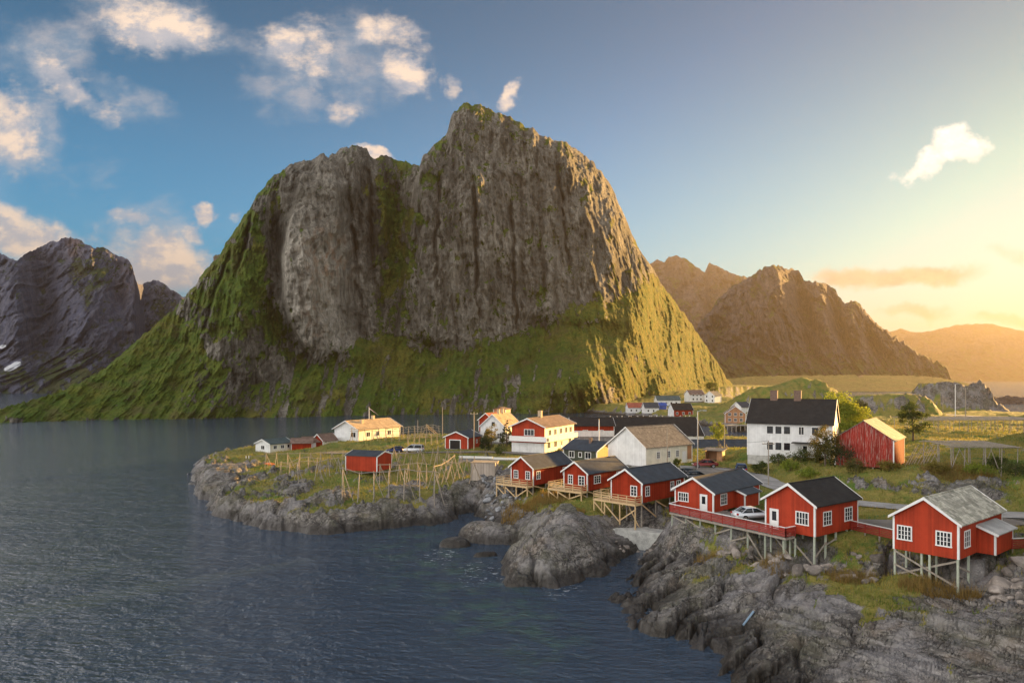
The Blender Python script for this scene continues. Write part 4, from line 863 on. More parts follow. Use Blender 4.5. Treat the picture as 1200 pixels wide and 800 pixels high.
stilts(c4[0], c4[1], [(-2.5, -5.9), (0, -5.9), (2.5, -5.9), (-2.5, -3), (2.5, -2.5)], -.01, M_GREYWOOD, .16)
s = SITE['c5']; c5 = house('red_cabin', 'red cabin with dark brown-black roof on stilts, door beside the red fence', 'cabin', s, 3.19, 1.78, M_RED, M_BLACKROOF, group=G_CAB, found=0, wins=[win_std('F', 1.45, 1.25, 1.15, 1.1, 4, 2), win_std('E', -1.9, 1.35, 1.25, 1.0, 3), win_std('E', 2.2, 1.35, 1.25, 1.0, 3)], doors=[('F', -1.75, .05, .85, 2.05)])
a_, b_ = 5.67/2, 8.31/2
stilts(c5[0], c5[1], [(a_-.15, -b_+.15), (a_-.15, -b_+2.2), (a_-.15, 0), (a_-.15, b_-2), (0, -b_+.15), (-a_+.6, -b_+.15), (0, -b_+2.5)], -.01, M_GREENPOST, .17, braces=[(0, .6, 1, .3), (1, .4, 2, .6), (4, .2, 0, .85), (5, .1, 4, .9)], bm=M_GREYWOOD)
s = SITE['c6']; c6 = house('red_cabin', 'red cabin with mottled mossy shingle roof on pale green stilts', 'cabin', s, 3.15, 1.88, M_RED, M_MOSSY, group=G_CAB, found=0, oe=.3, wins=[win_std('F', -1.75, 1.1, 1.15, 1.05, 4, 3), win_std('F', 1.55, 1.1, 1.15, 1.05, 4, 3), win_std('E', -3.6, 1.2, 1.35, .9, 3)])
annex(c6[0], 5.54, 11.0, -1.2, 3.4, 1.5, 1.9, 2.45, M_RED, mat('grey_metal_roof', fn=courses((.36, .36, .35), .6, .08), rough=.6))
a_, b_ = 5.54/2, 5.5
stilts(c6[0], c6[1], [(a_-.12, -b_+.12), (.35, -b_+.12), (-.35, -b_+.2), (-a_+.12, -b_+.12), (a_-.12, -b_+2.6), (-a_+.12, -b_+2.6), (0, -b_+2.6)], -.01, M_GREENPOST, .17, braces=[(3, .05, 0, .75), (0, .05, 3, .85), (3, .5, 1, .95), (0, .2, 4, .6)], bm=M_GREYWOOD)

# the long red gallery between the cabins and the car space
def gallery():
    z0 = 5.85; pts = [(19.0, 87.6), (27.7, 73.4), (29.0, 74.3)]; inner = [(28.0, 78.0), (24.2, 85.6), (20.6, 89.6)]
    d = empty('red_walkway', (23, 80, z0)); tag(d, 'long red railed walkway on posts from the porch cabin to the dark-roofed cabin', 'walkway')
    L = lambda p, z=0.0: (p[0]-23, p[1]-80, z)
    f = MB(); ring = [L(p, -.02) for p in pts+inner]; low = [(x, y, -.24) for x, y, z in ring]
    f.poly(list(reversed(ring))[::-1]); f.poly(list(reversed(low)))
    for i in range(len(ring)): j = (i+1) % len(ring); f.poly([low[i], low[j], ring[j], ring[i]])
    f.build('deck_floor', M_GREYWOOD, d)
    q = MB(); A = Vector(L(inner[2])); B = Vector(L(pts[0])); C = Vector(L(pts[1])); D = Vector(L(pts[2]))
    k = .05; off = Vector((.0, .0, 0))
    railing(q, [A, B, C, D], 1.0, .1, (.16, .33, .5, .67, .84), .05, 1.6)
    q.build('railing', M_REDRAIL, d)
    c = MB()
    for p, r in ((A, B), (B, C), (C, D)): c.bar(p+Vector((0, 0, 1.035)), r+Vector((0, 0, 1.035)), .16, .05)
    c.build('handrail', M_WHITE, d)
    M = Matrix.Translation((23, 80, z0)); P_ = []
    for i in range(8): t = (i+.15)/7.3; p = B.lerp(C, t); P_.append((p.x+.15, p.y+.25))
    for i in range(5): t = (i+.6)/5; p = B.lerp(C, t); P_.append((p.x+1.5, p.y+1.1))
    P_.append((D.x, D.y))
    stilts(d, M, P_, -.24, M_GREENPOST, .15, braces=[(0, .1, 1, .8), (1, .2, 2, .9), (3, .9, 4, .1), (4, .95, 5, .3), (5, .9, 6, .9), (5, .1, 6, .8), (1, .1, 8, .7), (3, .1, 9, .8)], bm=M_GREYWOOD)
gallery()
def red_fence(label, p, q, z0, h=.95):
    d = empty('red_fence', (p[0], p[1], z0)); tag(d, label, 'fence', 'red board fences by the cabins'); A = Vector((0, 0, 0)); B = Vector((q[0]-p[0], q[1]-p[1], 0))
    m = MB(); railing(m, [A, B], h, .09, (.1, .28, .46, .64, .8), .04, 1.8); m.build('boards', M_REDRAIL, d)
    c = MB(); c.bar(A+Vector((0, 0, h+.035)), B+Vector((0, 0, h+.035)), .15, .05); c.build('handrail', M_WHITE, d)
    s = MB(); n = 4
    for i in range(n+1): c_ = A.lerp(B, i/n); s.box(c_.x-.06, c_.x+.06, c_.y-.06, c_.y+.06, tz(p[0]+c_.x, p[1]+c_.y)-z0-.3, -.0)
    s.build('posts', M_GREYWOOD, d)
pe = c5[1] @ Vector((5.67/2, 2.6, 0)); pw = c6[1] @ Vector((-5.54/2, -1.5, 0))
red_fence('red board fence with white rail, linking the dark-roofed cabin to the mossy-roofed one', (pe.x+.1, pe.y), (pw.x-.1, pw.y), 6.0)
pe = c6[1] @ Vector((5.54/2+1.5, 3.0, 0)); red_fence('red board fence with white rail, starting at the side porch of the mossy-roofed cabin', (pe.x+.1, pe.y), (54.5, 69.4), 6.05)

# ------------------------------------------------------------------ the other buildings
s = SITE['barn']; barn = house('red_barn', 'big weathered red barn with peeling boards and pale roof, raised on short posts', 'barn', s, 4.26, 2.84, {'F': M_BARNRED, 'E': M_RED2}, M_PALEROOF, found=0, og=.15, oe=.25, barge=False)
stilts(barn[0], barn[1], [(x, y) for x in (-4.1, -1.4, 1.3, 4.1) for y in (-4.8, 0, 4.8)], -.01, M_GREYWOOD, .22, braces=[(3, .1, 6, .9)])
s = SITE['whouse']; wh_ = house('white_house', 'large white house with black roof and two brick chimneys', 'house', s, 5.85, 3.87, M_WHITEB, M_BLACKROOF, ridge='x', og=.25, oe=.4, found=1.6, foundm=M_CONC,
  chim=[(0, -.8, .9, 1.2, 1.4, M_BRICK), (0, 3.2, .9, 1.2, 1.4, M_BRICK)],
  wins=[('W', u, v, ww, 1.25, c, 1) for u, v, ww, c in ((-3.1, 3.9, 1.0, 1), (-1.7, 3.9, 1.0, 1), (-.3, 3.9, 1.0, 1), (2.0, 3.9, .75, 2), (4.2, 3.9, 1.0, 1), (-3.1, 1.1, 1.0, 1), (-1.7, 1.1, 1.0, 1), (-.3, 1.1, 1.0, 1), (5.4, 1.1, 1.0, 2))]+[('F', -2.0, 3.9, .9, 1.2, 2, 2), ('F', 2.0, 3.9, .9, 1.2, 2, 2), ('F', 0, 6.9, .8, 1.0, 2, 2)], doors=[('W', 2.6, .05, .95, 2.05)])
q = MB(); q.box(-9.85/2-1.5, -9.85/2-.01, -4.6, -.6, 2.45, 2.6); q.build('porch_roof', M_BLACKROOF, wh_[0])
s = SITE['wbarn']; wb = house('white_barn', 'white wooden barn with brown shingle roof and small dark windows', 'barn', s, 3.53, 3.35, {'F': M_WHITEB, 'E': M_CREAM_LIT}, M_SHINGLE, oe=.3, wins=[('E', -3.2, 1.35, .7, 1.1, 2, 3), ('E', -.3, 1.35, .7, 1.1, 2, 3), ('E', 2.2, 1.35, .7, 1.1, 2, 3)], doors=[('E', 4.2, .1, .9, 2.0, False)])
for f in [o for o in wb[0].children if o.name.startswith('window')]: f.data.materials[0] = M_DARK if False else M_WHITE
q = MB(); wbox(q, 'E', 9.4, 13.2, 5.1, 6.35, .6, 3.2, .003, .03); q.build('cargo_door', M_BROWNB, wb[0])
s = SITE['dark']; house('green_cabin', 'low dark green cabin with ochre gable and slate roof', 'cabin', s, 2.25, 1.46, {'F': M_OCHRE, 'W': M_GREENB, 'E': M_GREENB, 'B': M_GREENB}, M_SLATE, ridge='x', wins=[('W', -1.9, .7, 1.1, 1.1, 2, 1), ('W', 1.9, .7, 1.2, 1.1, 2, 1), ('W', 0.1, .9, .6, .8, 1, 1)], chim=[(-.9, -.6, .5, .5, .5, M_BRICK)])
s = SITE['yellow']; yl = house('two_storey_house', 'two-storey house with red gable, white ground floor and brown roof', 'house', s, 5.57, 1.69, {'F': M_RED, 'E': M_CREAM_LIT}, M_BROWNROOF, oe=.5, og=.5, corners=False, chim=[(0, -2.0, .8, .8, 1.3, M_TANBRICK)],
  wins=[('F', .3, 3.7, 2.2, 1.2, 3, 1)]+[('E', u, 3.6, 1.3, 1.2, 2, 1) for u in (-5.5, -2.6, .6, 3.6, 6.2)]+[('E', u, .9, 1.4, 1.2, 2, 1) for u in (-6, -2.5, 5.8)], doors=[('E', 1.0, .05, .95, 2.05)])
q = MB(); wbox(q, 'F', 7.9, 16.5, -3.92, 3.92, .0, 2.05, .004, .04); q.build('ground_floor', M_WHITEB, yl[0])
q = MB(); wbox(q, 'F', 7.9, 16.5, -3.95, 4.9, 2.5, 3.55, 1.1, 1.16); wbox(q, 'F', 7.9, 16.5, -3.95, 4.9, 2.42, 2.5, .045, 1.16); q.build('balcony', M_WHITE, yl[0])
q = MB(); wbox(q, 'E', 7.9, 16.5, -8.2, 8.2, 2.35, 2.5, .004, 1.0); wbox(q, 'E', 7.9, 16.5, -8.2, 8.2, 2.5, 3.4, .95, 1.0); q.build('gallery', M_CREAM_LIT, yl[0])
s = SITE['orange']; house('white_house', 'white house with steep tan roof behind the conifer', 'house', s, 3.83, 2.91, {'F': M_WHITEB}, M_TANROOF, chim=[(0, -1.5, .6, .6, 1.0, M_TANBRICK), (0, .9, .6, .6, 1.0, M_TANBRICK)], wins=[('F', .2, 3.9, .9, 1.0, 1, 1), ('F', -1.8, .9, 1.0, 1.2, 2, 2), ('F', 1.8, .9, 1.0, 1.2, 2, 2), ('E', -2.5, .9, 1.0, 1.2, 2, 2), ('E', 2.0, .9, 1.0, 1.2, 2, 2)])
s = SITE['boat']; bh = house('boathouse', 'small red boathouse with an open dark doorway and slate roof', 'boathouse', s, 2.77, 1.26, M_RED, M_SLATE, og=.35, wins=[('E', 1.0, 1.2, .5, .7, 1, 1)])
q = MB(); wbox(q, 'F', 6.16, 7.24, -1.75, .95, 0, 2.0, .004, .012); dw = q.build('doorway', M_DARK, bh[0])  # flat dark panel, painted as the shade inside the open door
q = MB(); wbox(q, 'F', 6.16, 7.24, -1.95, -1.75, 0, 2.2, .004, .05); wbox(q, 'F', 6.16, 7.24, .95, 1.15, 0, 2.2, .004, .05); wbox(q, 'F', 6.16, 7.24, -1.75, .95, 2.0, 2.2, .004, .05); q.build('frame', M_WHITE, dw)
s = SITE['redshed']; rs = house('red_shed', 'windowless red shed with slate roof among the drying trestles', 'shed', s, 2.84, .74, M_RED, M_SLATE, ridge='x', og=.12, oe=.12, found=0)
stilts(rs[0], rs[1], [(x, y) for x in (-2.7, 0, 2.7) for y in (-3.2, 0, 3.2)], -.01, M_GREYWOOD, .18)
s = SITE['whitelong']; wlh = house('white_house', 'long low white house with tan roof and white terrace near the flagpole', 'house', s, 3.22, 2.16, {'F': M_WHITEB, 'E': M_CREAM_LIT}, M_TANROOF, og=.6, oe=.5, chim=[(1.6, -4.5, .9, .9, .1, M_TANBRICK), (0, 2.0, .8, .8, .9, M_TANBRICK)], wins=[('F', 2.6, 1.0, 1.6, 1.3, 2, 1), ('E', -5, 1.0, 1.4, 1.2, 2, 1), ('E', -1, 1.0, 1.4, 1.2, 2, 1), ('E', 4, 1.0, 1.4, 1.2, 2, 1)])
q = MB(); wbox(q, 'F', 8.99, 17.91, -6.2, 2.0, -.9, .9, 2.0, 2.08); wbox(q, 'F', 8.99, 17.91, -6.2, 2.0, -.12, -.0, .01, 2.0); q.build('terrace', M_WHITE, wlh[0])
s = SITE['whiteshed']; house('white_shed', 'white shed with grey-green roof at the tip of the point', 'shed', s, 2.32, 1.07, {'F': M_WHITEB, 'E': M_CREAM_LIT}, M_GREENROOF, wins=[('F', 0, .9, 1.2, .9, 2, 1), ('E', -2, 1.0, 1.0, .8, 2, 1), ('E', .4, 1.0, 1.0, .8, 2, 1), ('E', 2.4, 1.0, .7, .8, 1, 1)])
def at_px(px, py, d):
    return ((px-600)/F*d, d, CH-(py-HZ)/F*d)
def far_house(name, label, cat, px, py, az, w, l, h, rh, walls, roofm, wins=(), group=None, d=None, **kw):
    if d: x, y, z = at_px(px, py, d)
    else: x, y, z = hit(px, py)
    return house(name, label, cat, (x, y+w*.4, az, w, l, z), h, rh, walls, roofm, wins=wins, group=group, found=kw.pop('found', 1.5), **kw)
# low sheds behind the white shed
far_house('brown_shed', 'low red shed with brown roof, touching the white shed on the point', 'shed', 352, 527, 78, 4.5, 5.4, 1.9, 1.1, {'F': M_RED2, 'E': M_RED2}, M_BROWNROOF, d=193, barge=False)
far_house('brown_shed', 'low red shed with brown roof and double white doors, middle of the sheds', 'shed', 366, 526, 76, 4.5, 6.0, 2.0, 1.2, {'F': M_RED2, 'E': M_RED2}, M_BROWNROOF, d=196, barge=False, doors=[('E', -1.2, .05, 1.0, 1.6, False), ('E', -.1, .05, 1.0, 1.6, False)])
far_house('brown_shed', 'small red shed with brown roof and narrow gable beside the white terrace', 'shed', 379, 525, 35, 4.2, 5.0, 2.2, 1.6, {'F': M_RED2, 'E': M_CREAM_LIT}, M_BROWNROOF, d=197)
# behind the village
far_house('warehouse', 'long warehouse with black roof lined with gulls by the harbour', 'warehouse', 767, 530, 84, 13, 25.5, 4.6, 4.6, {'F': M_WHITEB, 'E': M_WHITEB}, M_BLACKROOF, d=197, found=4, og=.2, oe=.2)
WARE = [o for o in COL.objects if o.name.startswith('warehouse')][0]
far_house('harbour_store', 'low white store with dark blue-black roof behind the bus shelter', 'store', 839, 540, 88, 8.0, 17.5, 2.3, 2.2, {'F': M_WHITEB, 'E': M_WHITEB}, M_SLATE, d=163, found=3, wins=[('E', u, .7, 1.0, 1.0, 2, 1) for u in (-6, -2, 2, 5, 7)])
far_house('long_store', 'long white building with a red band and dark roof behind the two-storey house', 'store', 694, 511, 88, 7.5, 11, 2.8, 1.8, {'F': M_RED2, 'E': M_RED2}, M_BLACKROOF, d=188, found=3, wins=[('E', -2, .6, 1.2, 1.0, 2, 1), ('E', 2, .6, 1.2, 1.0, 2, 1)])
q = MB(); wbox(q, 'E', 7.5, 11, -5.45, 5.45, .0, 1.5, .004, .03); q.build('white_base', M_WHITEB, [o for o in COL.objects if o.name.startswith('long_store')][0])
far_house('slipway_shed', 'dark-roofed shed with grey gable left of the warehouse', 'shed', 671, 512, 30, 5, 7, 2.8, 2.0, {'F': M_CREAM_LIT, 'E': M_BROWNB}, M_SLATE, d=196, found=3)
far_house('red_house', 'dull red-roofed house peeping out behind the tan-roofed house', 'house', 576, 505, 30, 5, 6.5, 3.4, 1.9, {'F': M_RED2, 'E': M_RED2}, M_REDROOF, d=214, found=3)
far_house('brown_block', 'boxy brown building topping the roofs behind the tan-roofed house', 'house', 588, 506, 20, 4, 4, 7.0, .4, {'F': M_BROWNB, 'E': M_BROWNB}, M_BROWNROOF, d=222, found=3, barge=False)
G_FAR = 'houses below the mountain across the harbour'
w2_ = [('E', u, v, .9, 1.1, 1, 1) for u in (-2.6, 0, 2.6) for v in (.9, 3.4)]
far_house('far_house', 'low white house with red roof at the far shore', 'house', 745, 483.6, 84, 6, 9.5, 3.2, 2.4, {'F': M_WHITEB}, M_REDROOF, group=G_FAR, wins=[('E', u, .9, .9, 1.0, 1, 1) for u in (-3, 0, 3)])
far_house('far_house', 'low white house with grey roof joined to the red-roofed one across the water', 'house', 763, 484, 84, 6, 8.0, 3.2, 2.6, {'F': M_WHITEB}, M_SLATE, group=G_FAR, wins=[('E', u, .9, .9, 1.0, 1, 1) for u in (-2, 1)])
far_house('far_shed', 'blue shed beside the low white houses across the water', 'shed', 773, 479.5, 84, 4.5, 7.5, 2.2, 1.4, {'F': M_CREAM_LIT, 'E': M_BLUE}, M_BLUE, group=G_FAR)
far_house('far_house', 'long white house with grey-green roof higher up behind the blue shed', 'house', 783, 474.8, 86, 7, 14, 3.2, 2.4, {'F': M_WHITEB}, M_GREENROOF, group=G_FAR, wins=[('E', u, .9, 1, 1.0, 1, 1) for u in (-4.5, -1.5, 1.5, 4.5)])
far_house('far_house', 'tall white house with reddish-brown roof under the lit slope', 'house', 815, 470.2, 76, 7, 10, 4.4, 2.6, {'F': M_WHITEB}, M_BROWNROOF, group=G_FAR, d=450, wins=w2_)
far_house('far_house', 'tall white house with grey roof, last one at the foot of the lit slope', 'house', 837, 472, 48, 7, 7.5, 4.6, 2.5, {'F': M_WHITEB}, M_PALEROOF, group=G_FAR, d=445, wins=[('F', u, v, .9, 1.1, 1, 1) for u in (-2, 2) for v in (.9, 3.4)])
far_house('far_house', 'dark-roofed house with red and white walls by the far quay', 'house', 799, 487.5, 80, 7.5, 10.5, 3.4, 3.0, {'F': M_WHITEB, 'E': M_RED2}, M_BLACKROOF, group=G_FAR, wins=[('E', u, .9, 1.0, 1.2, 2, 1) for u in (-3.4, 0, 3.4)])
far_house('quay_house', 'orange-red gabled house above the timber quay', 'house', 864, 495.5, 14, 8.5, 9, 4.0, 3.2, {'F': M_BROWNB, 'E': M_RED2}, M_BROWNROOF, group=G_FAR, wins=[('F', u, v, 1.0, 1.2, 2, 1) for u in (-2.4, 0, 2.4) for v in (.8, 3.2)])
far_house('far_house', 'small white house half hidden behind the large black roof', 'house', 871, 484.5, 60, 6, 7, 3.2, 2.2, {'F': M_WHITEB}, M_SLATE, group=G_FAR)
def quay():
    x, y, z = at_px(864, 503, 300); d = empty('quay', (x, y, z)); tag(d, 'timber quay on posts below the orange-red gabled house', 'quay')
    m = MB(); m.box(-5, 4.5, -2.2, 3, 1.6, 1.85); m.build('deck_floor', M_GREYWOOD, d)
    for i in range(6):
        p = MB(); p.bar((-4.7+i*1.8, -2.1, -1.5), (-4.7+i*1.8, -2.1, 1.6), .28); p.build('post', M_GREYWOOD, d)
quay()

# bus shelter, plank bin, walls
def shelter():
    x, y, z = P(838, 541.5, 6.05); d = empty('bus_shelter', (x, y, z), R_(-32)); tag(d, 'small bus shelter with slanted roof, lit golden by the road', 'bus shelter')
    m = MB(); m.box(-1.6, -1.5, -1, 1, 0, 2.3); m.box(1.5, 1.6, -1, 1, 0, 2.3); m.box(-1.5, 1.5, .9, 1.0, 0, 2.3); m.box(.6, 1.5, -1.0, -.9, 0, 2.3); m.build('wall', M_BROWNB, d)
    m = MB(); m.box(-1.62, 1.62, -1.02, 1.02, 0, .25); m.build('plinth', M_CONC, d)
    m = MB(); m.hexa([(-2.0, -1.4, 2.31), (2.0, -1.4, 2.31), (2.0, 1.3, 2.55), (-2.0, 1.3, 2.55), (-2.0, -1.4, 2.45), (2.0, -1.4, 2.45), (2.0, 1.3, 2.69), (-2.0, 1.3, 2.69)]); m.build('roof', M_PALEROOF, d)
    m = MB(); m.box(-1.45, .5, .5, .85, .4, .46); m.build('bench', M_GREYWOOD, d)
    m = MB(); m.poly([(1.603, -.8, .9), (1.603, .8, .9), (1.603, .8, 2.0), (1.603, -.8, 2.0)]); m.build('side_board', M_OCHRE, d)
shelter()
def plank_bin():
    p = hit(568, 559); d = empty('plank_bin', (p.x, p.y+1.4, p.z), R_(-12)); tag(d, 'pale grey plank bin at the top of the stone slope', 'bin')
    m = MB(); m.box(-2.1, 2.1, -1.5, 1.5, -.6, 2.5); m.build('wall', mat('grey_boards', fn=boards((.42, .36, .30), .2, .2), rough=.85), d)
    m = MB(); m.box(-2.2, 2.2, -1.6, 1.6, 2.503, 2.6); m.build('lid', M_POLE, d)
    for sx in (-2.13, 2.13): m = MB(); m.box(sx-.06, sx+.06, -1.58, -1.46, -.6, 2.49); m.build('corner_post', M_GREYWOOD, d)
plank_bin()
def stone_wall():
    a = Vector(P(538, 538, 5.6)); b = Vector(P(612, 540, 5.6)); d = empty('stone_wall', a); tag(d, 'grey stone retaining wall with a white plank along the top', 'wall'); e = b-a; n = Vector((-e.y, e.x, 0)).normalized()
    L = e.length; m = MB(); ang = math.atan2(e.y, e.x); d.rotation_euler.z = ang
    r = random.Random(3)
    for row in range(5):
        x = 0
        while x < L-.3:
            w = r.uniform(.5, 1.1); w = min(w, L-x); m.box(x, x+w-.03, -.1-r.random()*.08, .5, -2.3+row*.5, -2.3+row*.5+.47); x += w
    m.build('stones', M_STONE, d)
    m = MB(); m.box(0, L*.54, -.14, .0, .3, .75); m.box(L*.55, L, -.14, 0, .2, .62); m.build('white_plank', M_WHITE, d)
    m = MB()
    for i in range(8): m.box(i*L/7-.05*(i > 0)*2, i*L/7+.1-.1*(i == 7), 0.002, .1, .0, .6)
    m.build('post', M_GREYWOOD, d)
stone_wall()
def conc_wall():
    a = Vector((13.0, 94.9, 0)); b = Vector((19.3, 91.6, 0)); d = empty('concrete_wall', a); tag(d, 'whitewashed concrete wall above the dark inlet', 'wall'); e = b-a; d.rotation_euler.z = math.atan2(e.y, e.x); L = e.length
    m = MB(); m.hexa([(0, 0, -1.0), (L-1.6, 0, .2), (L-1.6, .45, .2), (0, .45, -1.0), (0, .08, 2.32), (L+.2, .08, 2.32), (L+.2, .45, 2.32), (0, .45, 2.32)]); m.build('wall', mat('whitewash', fn=weather((.62, .62, .58), .7, 1.0, .5, .3), rough=.9), d)
    m = MB(); m.box(-.3, L+.6, .46, 5.0, 1.9, 2.28); m.build('slab', M_CONC, d)
conc_wall()

# ------------------------------------------------------------------ drying racks and trestles
G_RACK = 'fish drying racks on the point'
def rack(label, a, b, h, n, spread=1.6, rails=(1.0,), prop=True, cross=0, m=None, r=.07, h2=None):
    """a row of A-frames under long rails, from ground point a to ground point b"""
    a = Vector(a); b = Vector(b); d = empty('drying_rack', a); tag(d, label, 'drying rack', G_RACK); m = m or M_POLE
    e = (b-a); ez = Vector((e.x, e.y, 0)); n_ = Vector((-ez.y, ez.x, 0)).normalized(); u = ez.normalized(); tops = []
    for i in range(n):
        t = i/(n-1) if n > 1 else .5; c = a+ez*t; zg = tz(c.x, c.y)
        top = Vector((c.x, c.y, zg+(h if h2 is None else h+(h2-h)*t)))+u*rnd.uniform(-.15, .15); tops.append(top)
        for sgn in (-1, 1):
            f = c+n_*sgn*spread*rnd.uniform(.85, 1.1)+u*rnd.uniform(-.2, .2); f.z = tz(f.x, f.y)-.15
            mb = MB(); mb.tube([f-a, top+(top-f).normalized()*.25-a], [r, r*.8], 6); mb.build('leg', m, d)
        if prop and (i % 2 == 0):
            f = c+u*spread*1.1+n_*rnd.uniform(-.3, .3); f.z = tz(f.x, f.y)-.15; mb = MB(); mb.tube([f-a, top-a], [r, r*.8], 6); mb.build('leg', m, d)
    if n > 1:
        for k, q in enumerate(rails):
            mb = MB(); mb.tube([tops[0]-a-u*.5+Vector((0, 0, (q-1)*h))]+[t_-a+Vector((0, 0, (q-1)*h+.06)) for t_ in tops]+[tops[-1]-a+u*.5+Vector((0, 0, (q-1)*h))], r*.9, 6); mb.build('rail', m, d)
        for k in range(cross):
            t = (k+.5)/cross; c = (tops[0].lerp(tops[-1], t))-a; mb = MB(); mb.tube([c-n_*1.5+Vector((0, 0, -.1)), c+n_*1.5+Vector((0, 0, -.05))], r*.8, 5); mb.build('crossbar', m, d)
    return d
rack('long drying rack with level rail in front of the white shed on the point', hit(312, 549), hit(402, 546), 3.2, 8, 1.3, (1.0,), True)
rack('nearest drying rack, tall grey A-frames on the rock below the red shed', hit(402, 579), hit(509, 584), 4.2, 7, 1.5, (1.0,), True, 0, M_GREYWOOD, .075)
rack('drying rack with a sunlit sloping rail, up from the nearest rack', hit(509, 575), hit(532, 560), 4.0, 4, 1.4, (1.0,), False)
rack('pale A-frames without rails between the white van and the plank bin', hit(468, 553), hit(556, 555), 3.1, 7, 1.3, (), False)
rack('short A-frames in the grass in front of the parked van', hit(462, 541), hit(540, 543), 2.8, 6, 1.2, (), True)
rack('sunlit drying rack with hanging crossbars left of the boathouse', hit(472, 515), hit(514, 513), 3.4, 7, 1.4, (1.0, .8, .6), False, 8)
rack('sunlit drying rack running back behind the boathouse', hit(500, 510), hit(560, 508), 3.2, 8, 1.4, (1.0, .8), False, 8)
rack('drying rack standing against the sunlit side of the long white house', hit(412, 517), hit(468, 517), 3.4, 8, 1.3, (1.0, .82), False, 6)
rack('leaning grey trestles on the slope left of the red shed', hit(374, 560), hit(396, 556), 3.0, 3, 1.2, (1.0,), True, 0, M_GREYWOOD)
rack('middle row of bare A-frames on the grass right of the red shed', hit(446, 566), hit(500, 566), 3.3, 6, 1.3, (1.0,), True)
rack('staggered A-frames near the top edge of the rock, left of the plank bin', hit(520, 560), hit(556, 566), 3.2, 5, 1.3, (1.0,), False)
rack('low pole rack by the shore end of the long rack, below the brown-roofed sheds', hit(330, 556), hit(372, 551), 2.4, 5, 1.1, (1.0, .7), False)
rack('sunlit rack with short posts between the boathouse and the hanging racks', hit(478, 522), hit(512, 520), 2.6, 6, 1.1, (1.0, .75), False, 6)
for k_, (px, py, hh, lb) in enumerate([(346, 566, 3.4, 'lone splayed trestle on the grass below the long rack'), (371, 563, 3.2, 'lone splayed trestle near the rock crack below the long rack'), (512, 541, 3.4, 'tall bundle of poles standing in the grass by the van')]):
    rack(lb, hit(px, py), hit(px+3, py), hh, 1, 1.3 if k_ < 2 else .5, (), True, 0, M_GREYWOOD if k_ < 2 else M_POLE)
def flat_rack(label, x0, x1, y0, y1, zt, nx, ny, rails, rot=0.0, step=2.4):
    cx, cy = (x0+x1)/2, (y0+y1)/2; zb = tz(cx, cy); d = empty('hay_rack', (cx, cy, zb), R_(rot)); tag(d, label, 'drying rack', 'flat pole racks on the grassy rise'); h = zt-zb; W, L = (x1-x0)/2, (y1-y0)/2
    M = Matrix.Translation((cx, cy, 0)) @ Matrix.Rotation(R_(rot), 4, 'Z')
    for i in range(nx):
        for j in range(ny):
            x = -W+2*W*i/(nx-1)+rnd.uniform(-.2, .2); y = -L+2*L*j/(ny-1)+rnd.uniform(-.2, .2); p = M @ Vector((x, y, 0)); z = tz(p.x, p.y)-zb-.2
            mb = MB(); mb.tube([(x+rnd.uniform(-.15, .15), y, z), (x, y, h)], [.08, .065], 6); mb.build('post', M_GREYWOOD, d)
            if (i+j) % 3 == 0: mb = MB(); mb.tube([(x, y, z+.1), (x+rnd.choice((-1, 1))*1.3, y+.3, h-.2)], [.06, .05], 5); mb.build('brace', M_GREYWOOD, d)
    for j in range(ny):
        y = -L+2*L*j/(ny-1); mb = MB(); mb.tube([(-W-.6, y, h+.03), (0, y, h+rnd.uniform(-.05, .1)), (W+.6, y, h+.05)], .075, 6); mb.build('beam', M_GREYWOOD, d)
    for k in range(rails):
        x = -W+2*W*k/(rails-1)+rnd.uniform(-.05, .05); mb = MB(); mb.tube([(x, -L-.7+rnd.uniform(-.3, .3), h+.14+rnd.uniform(0, .05)), (x+rnd.uniform(-.1, .1), L+.6+rnd.uniform(-.3, .3), h+.15+rnd.uniform(0, .05))], rnd.uniform(.035, .055), 5); mb.build('rail', M_GREYWOOD, d)
flat_rack('wide flat pole rack farther back, below the coast road', 98, 128, 172, 186, 12.0, 10, 3, 34)
flat_rack('flat pole rack beside the weathered barn', 62.3, 71.0, 101.5, 110.5, 12.3, 5, 3, 18, -8)
def lean_poles():
    p = Vector((61.0, 112.0, tz(61, 112))); d = empty('pole_stack', p); tag(d, 'sunlit poles leaning on a sloping frame right of the weathered barn', 'pole stack')
    for k in range(9):
        mb = MB(); x = k*.45; mb.tube([(x-.8, -.6+rnd.uniform(-.2, .2), -.2), (x+1.9, 1.0, 2.8+rnd.uniform(-.3, .4))], [.07, .05], 6); mb.build('pole', M_POLE, d)
    mb = MB(); mb.tube([(0, .4, 1.3), (5.2, .7, 2.5)], .06, 6); mb.build('rail', M_POLE, d)
lean_poles()

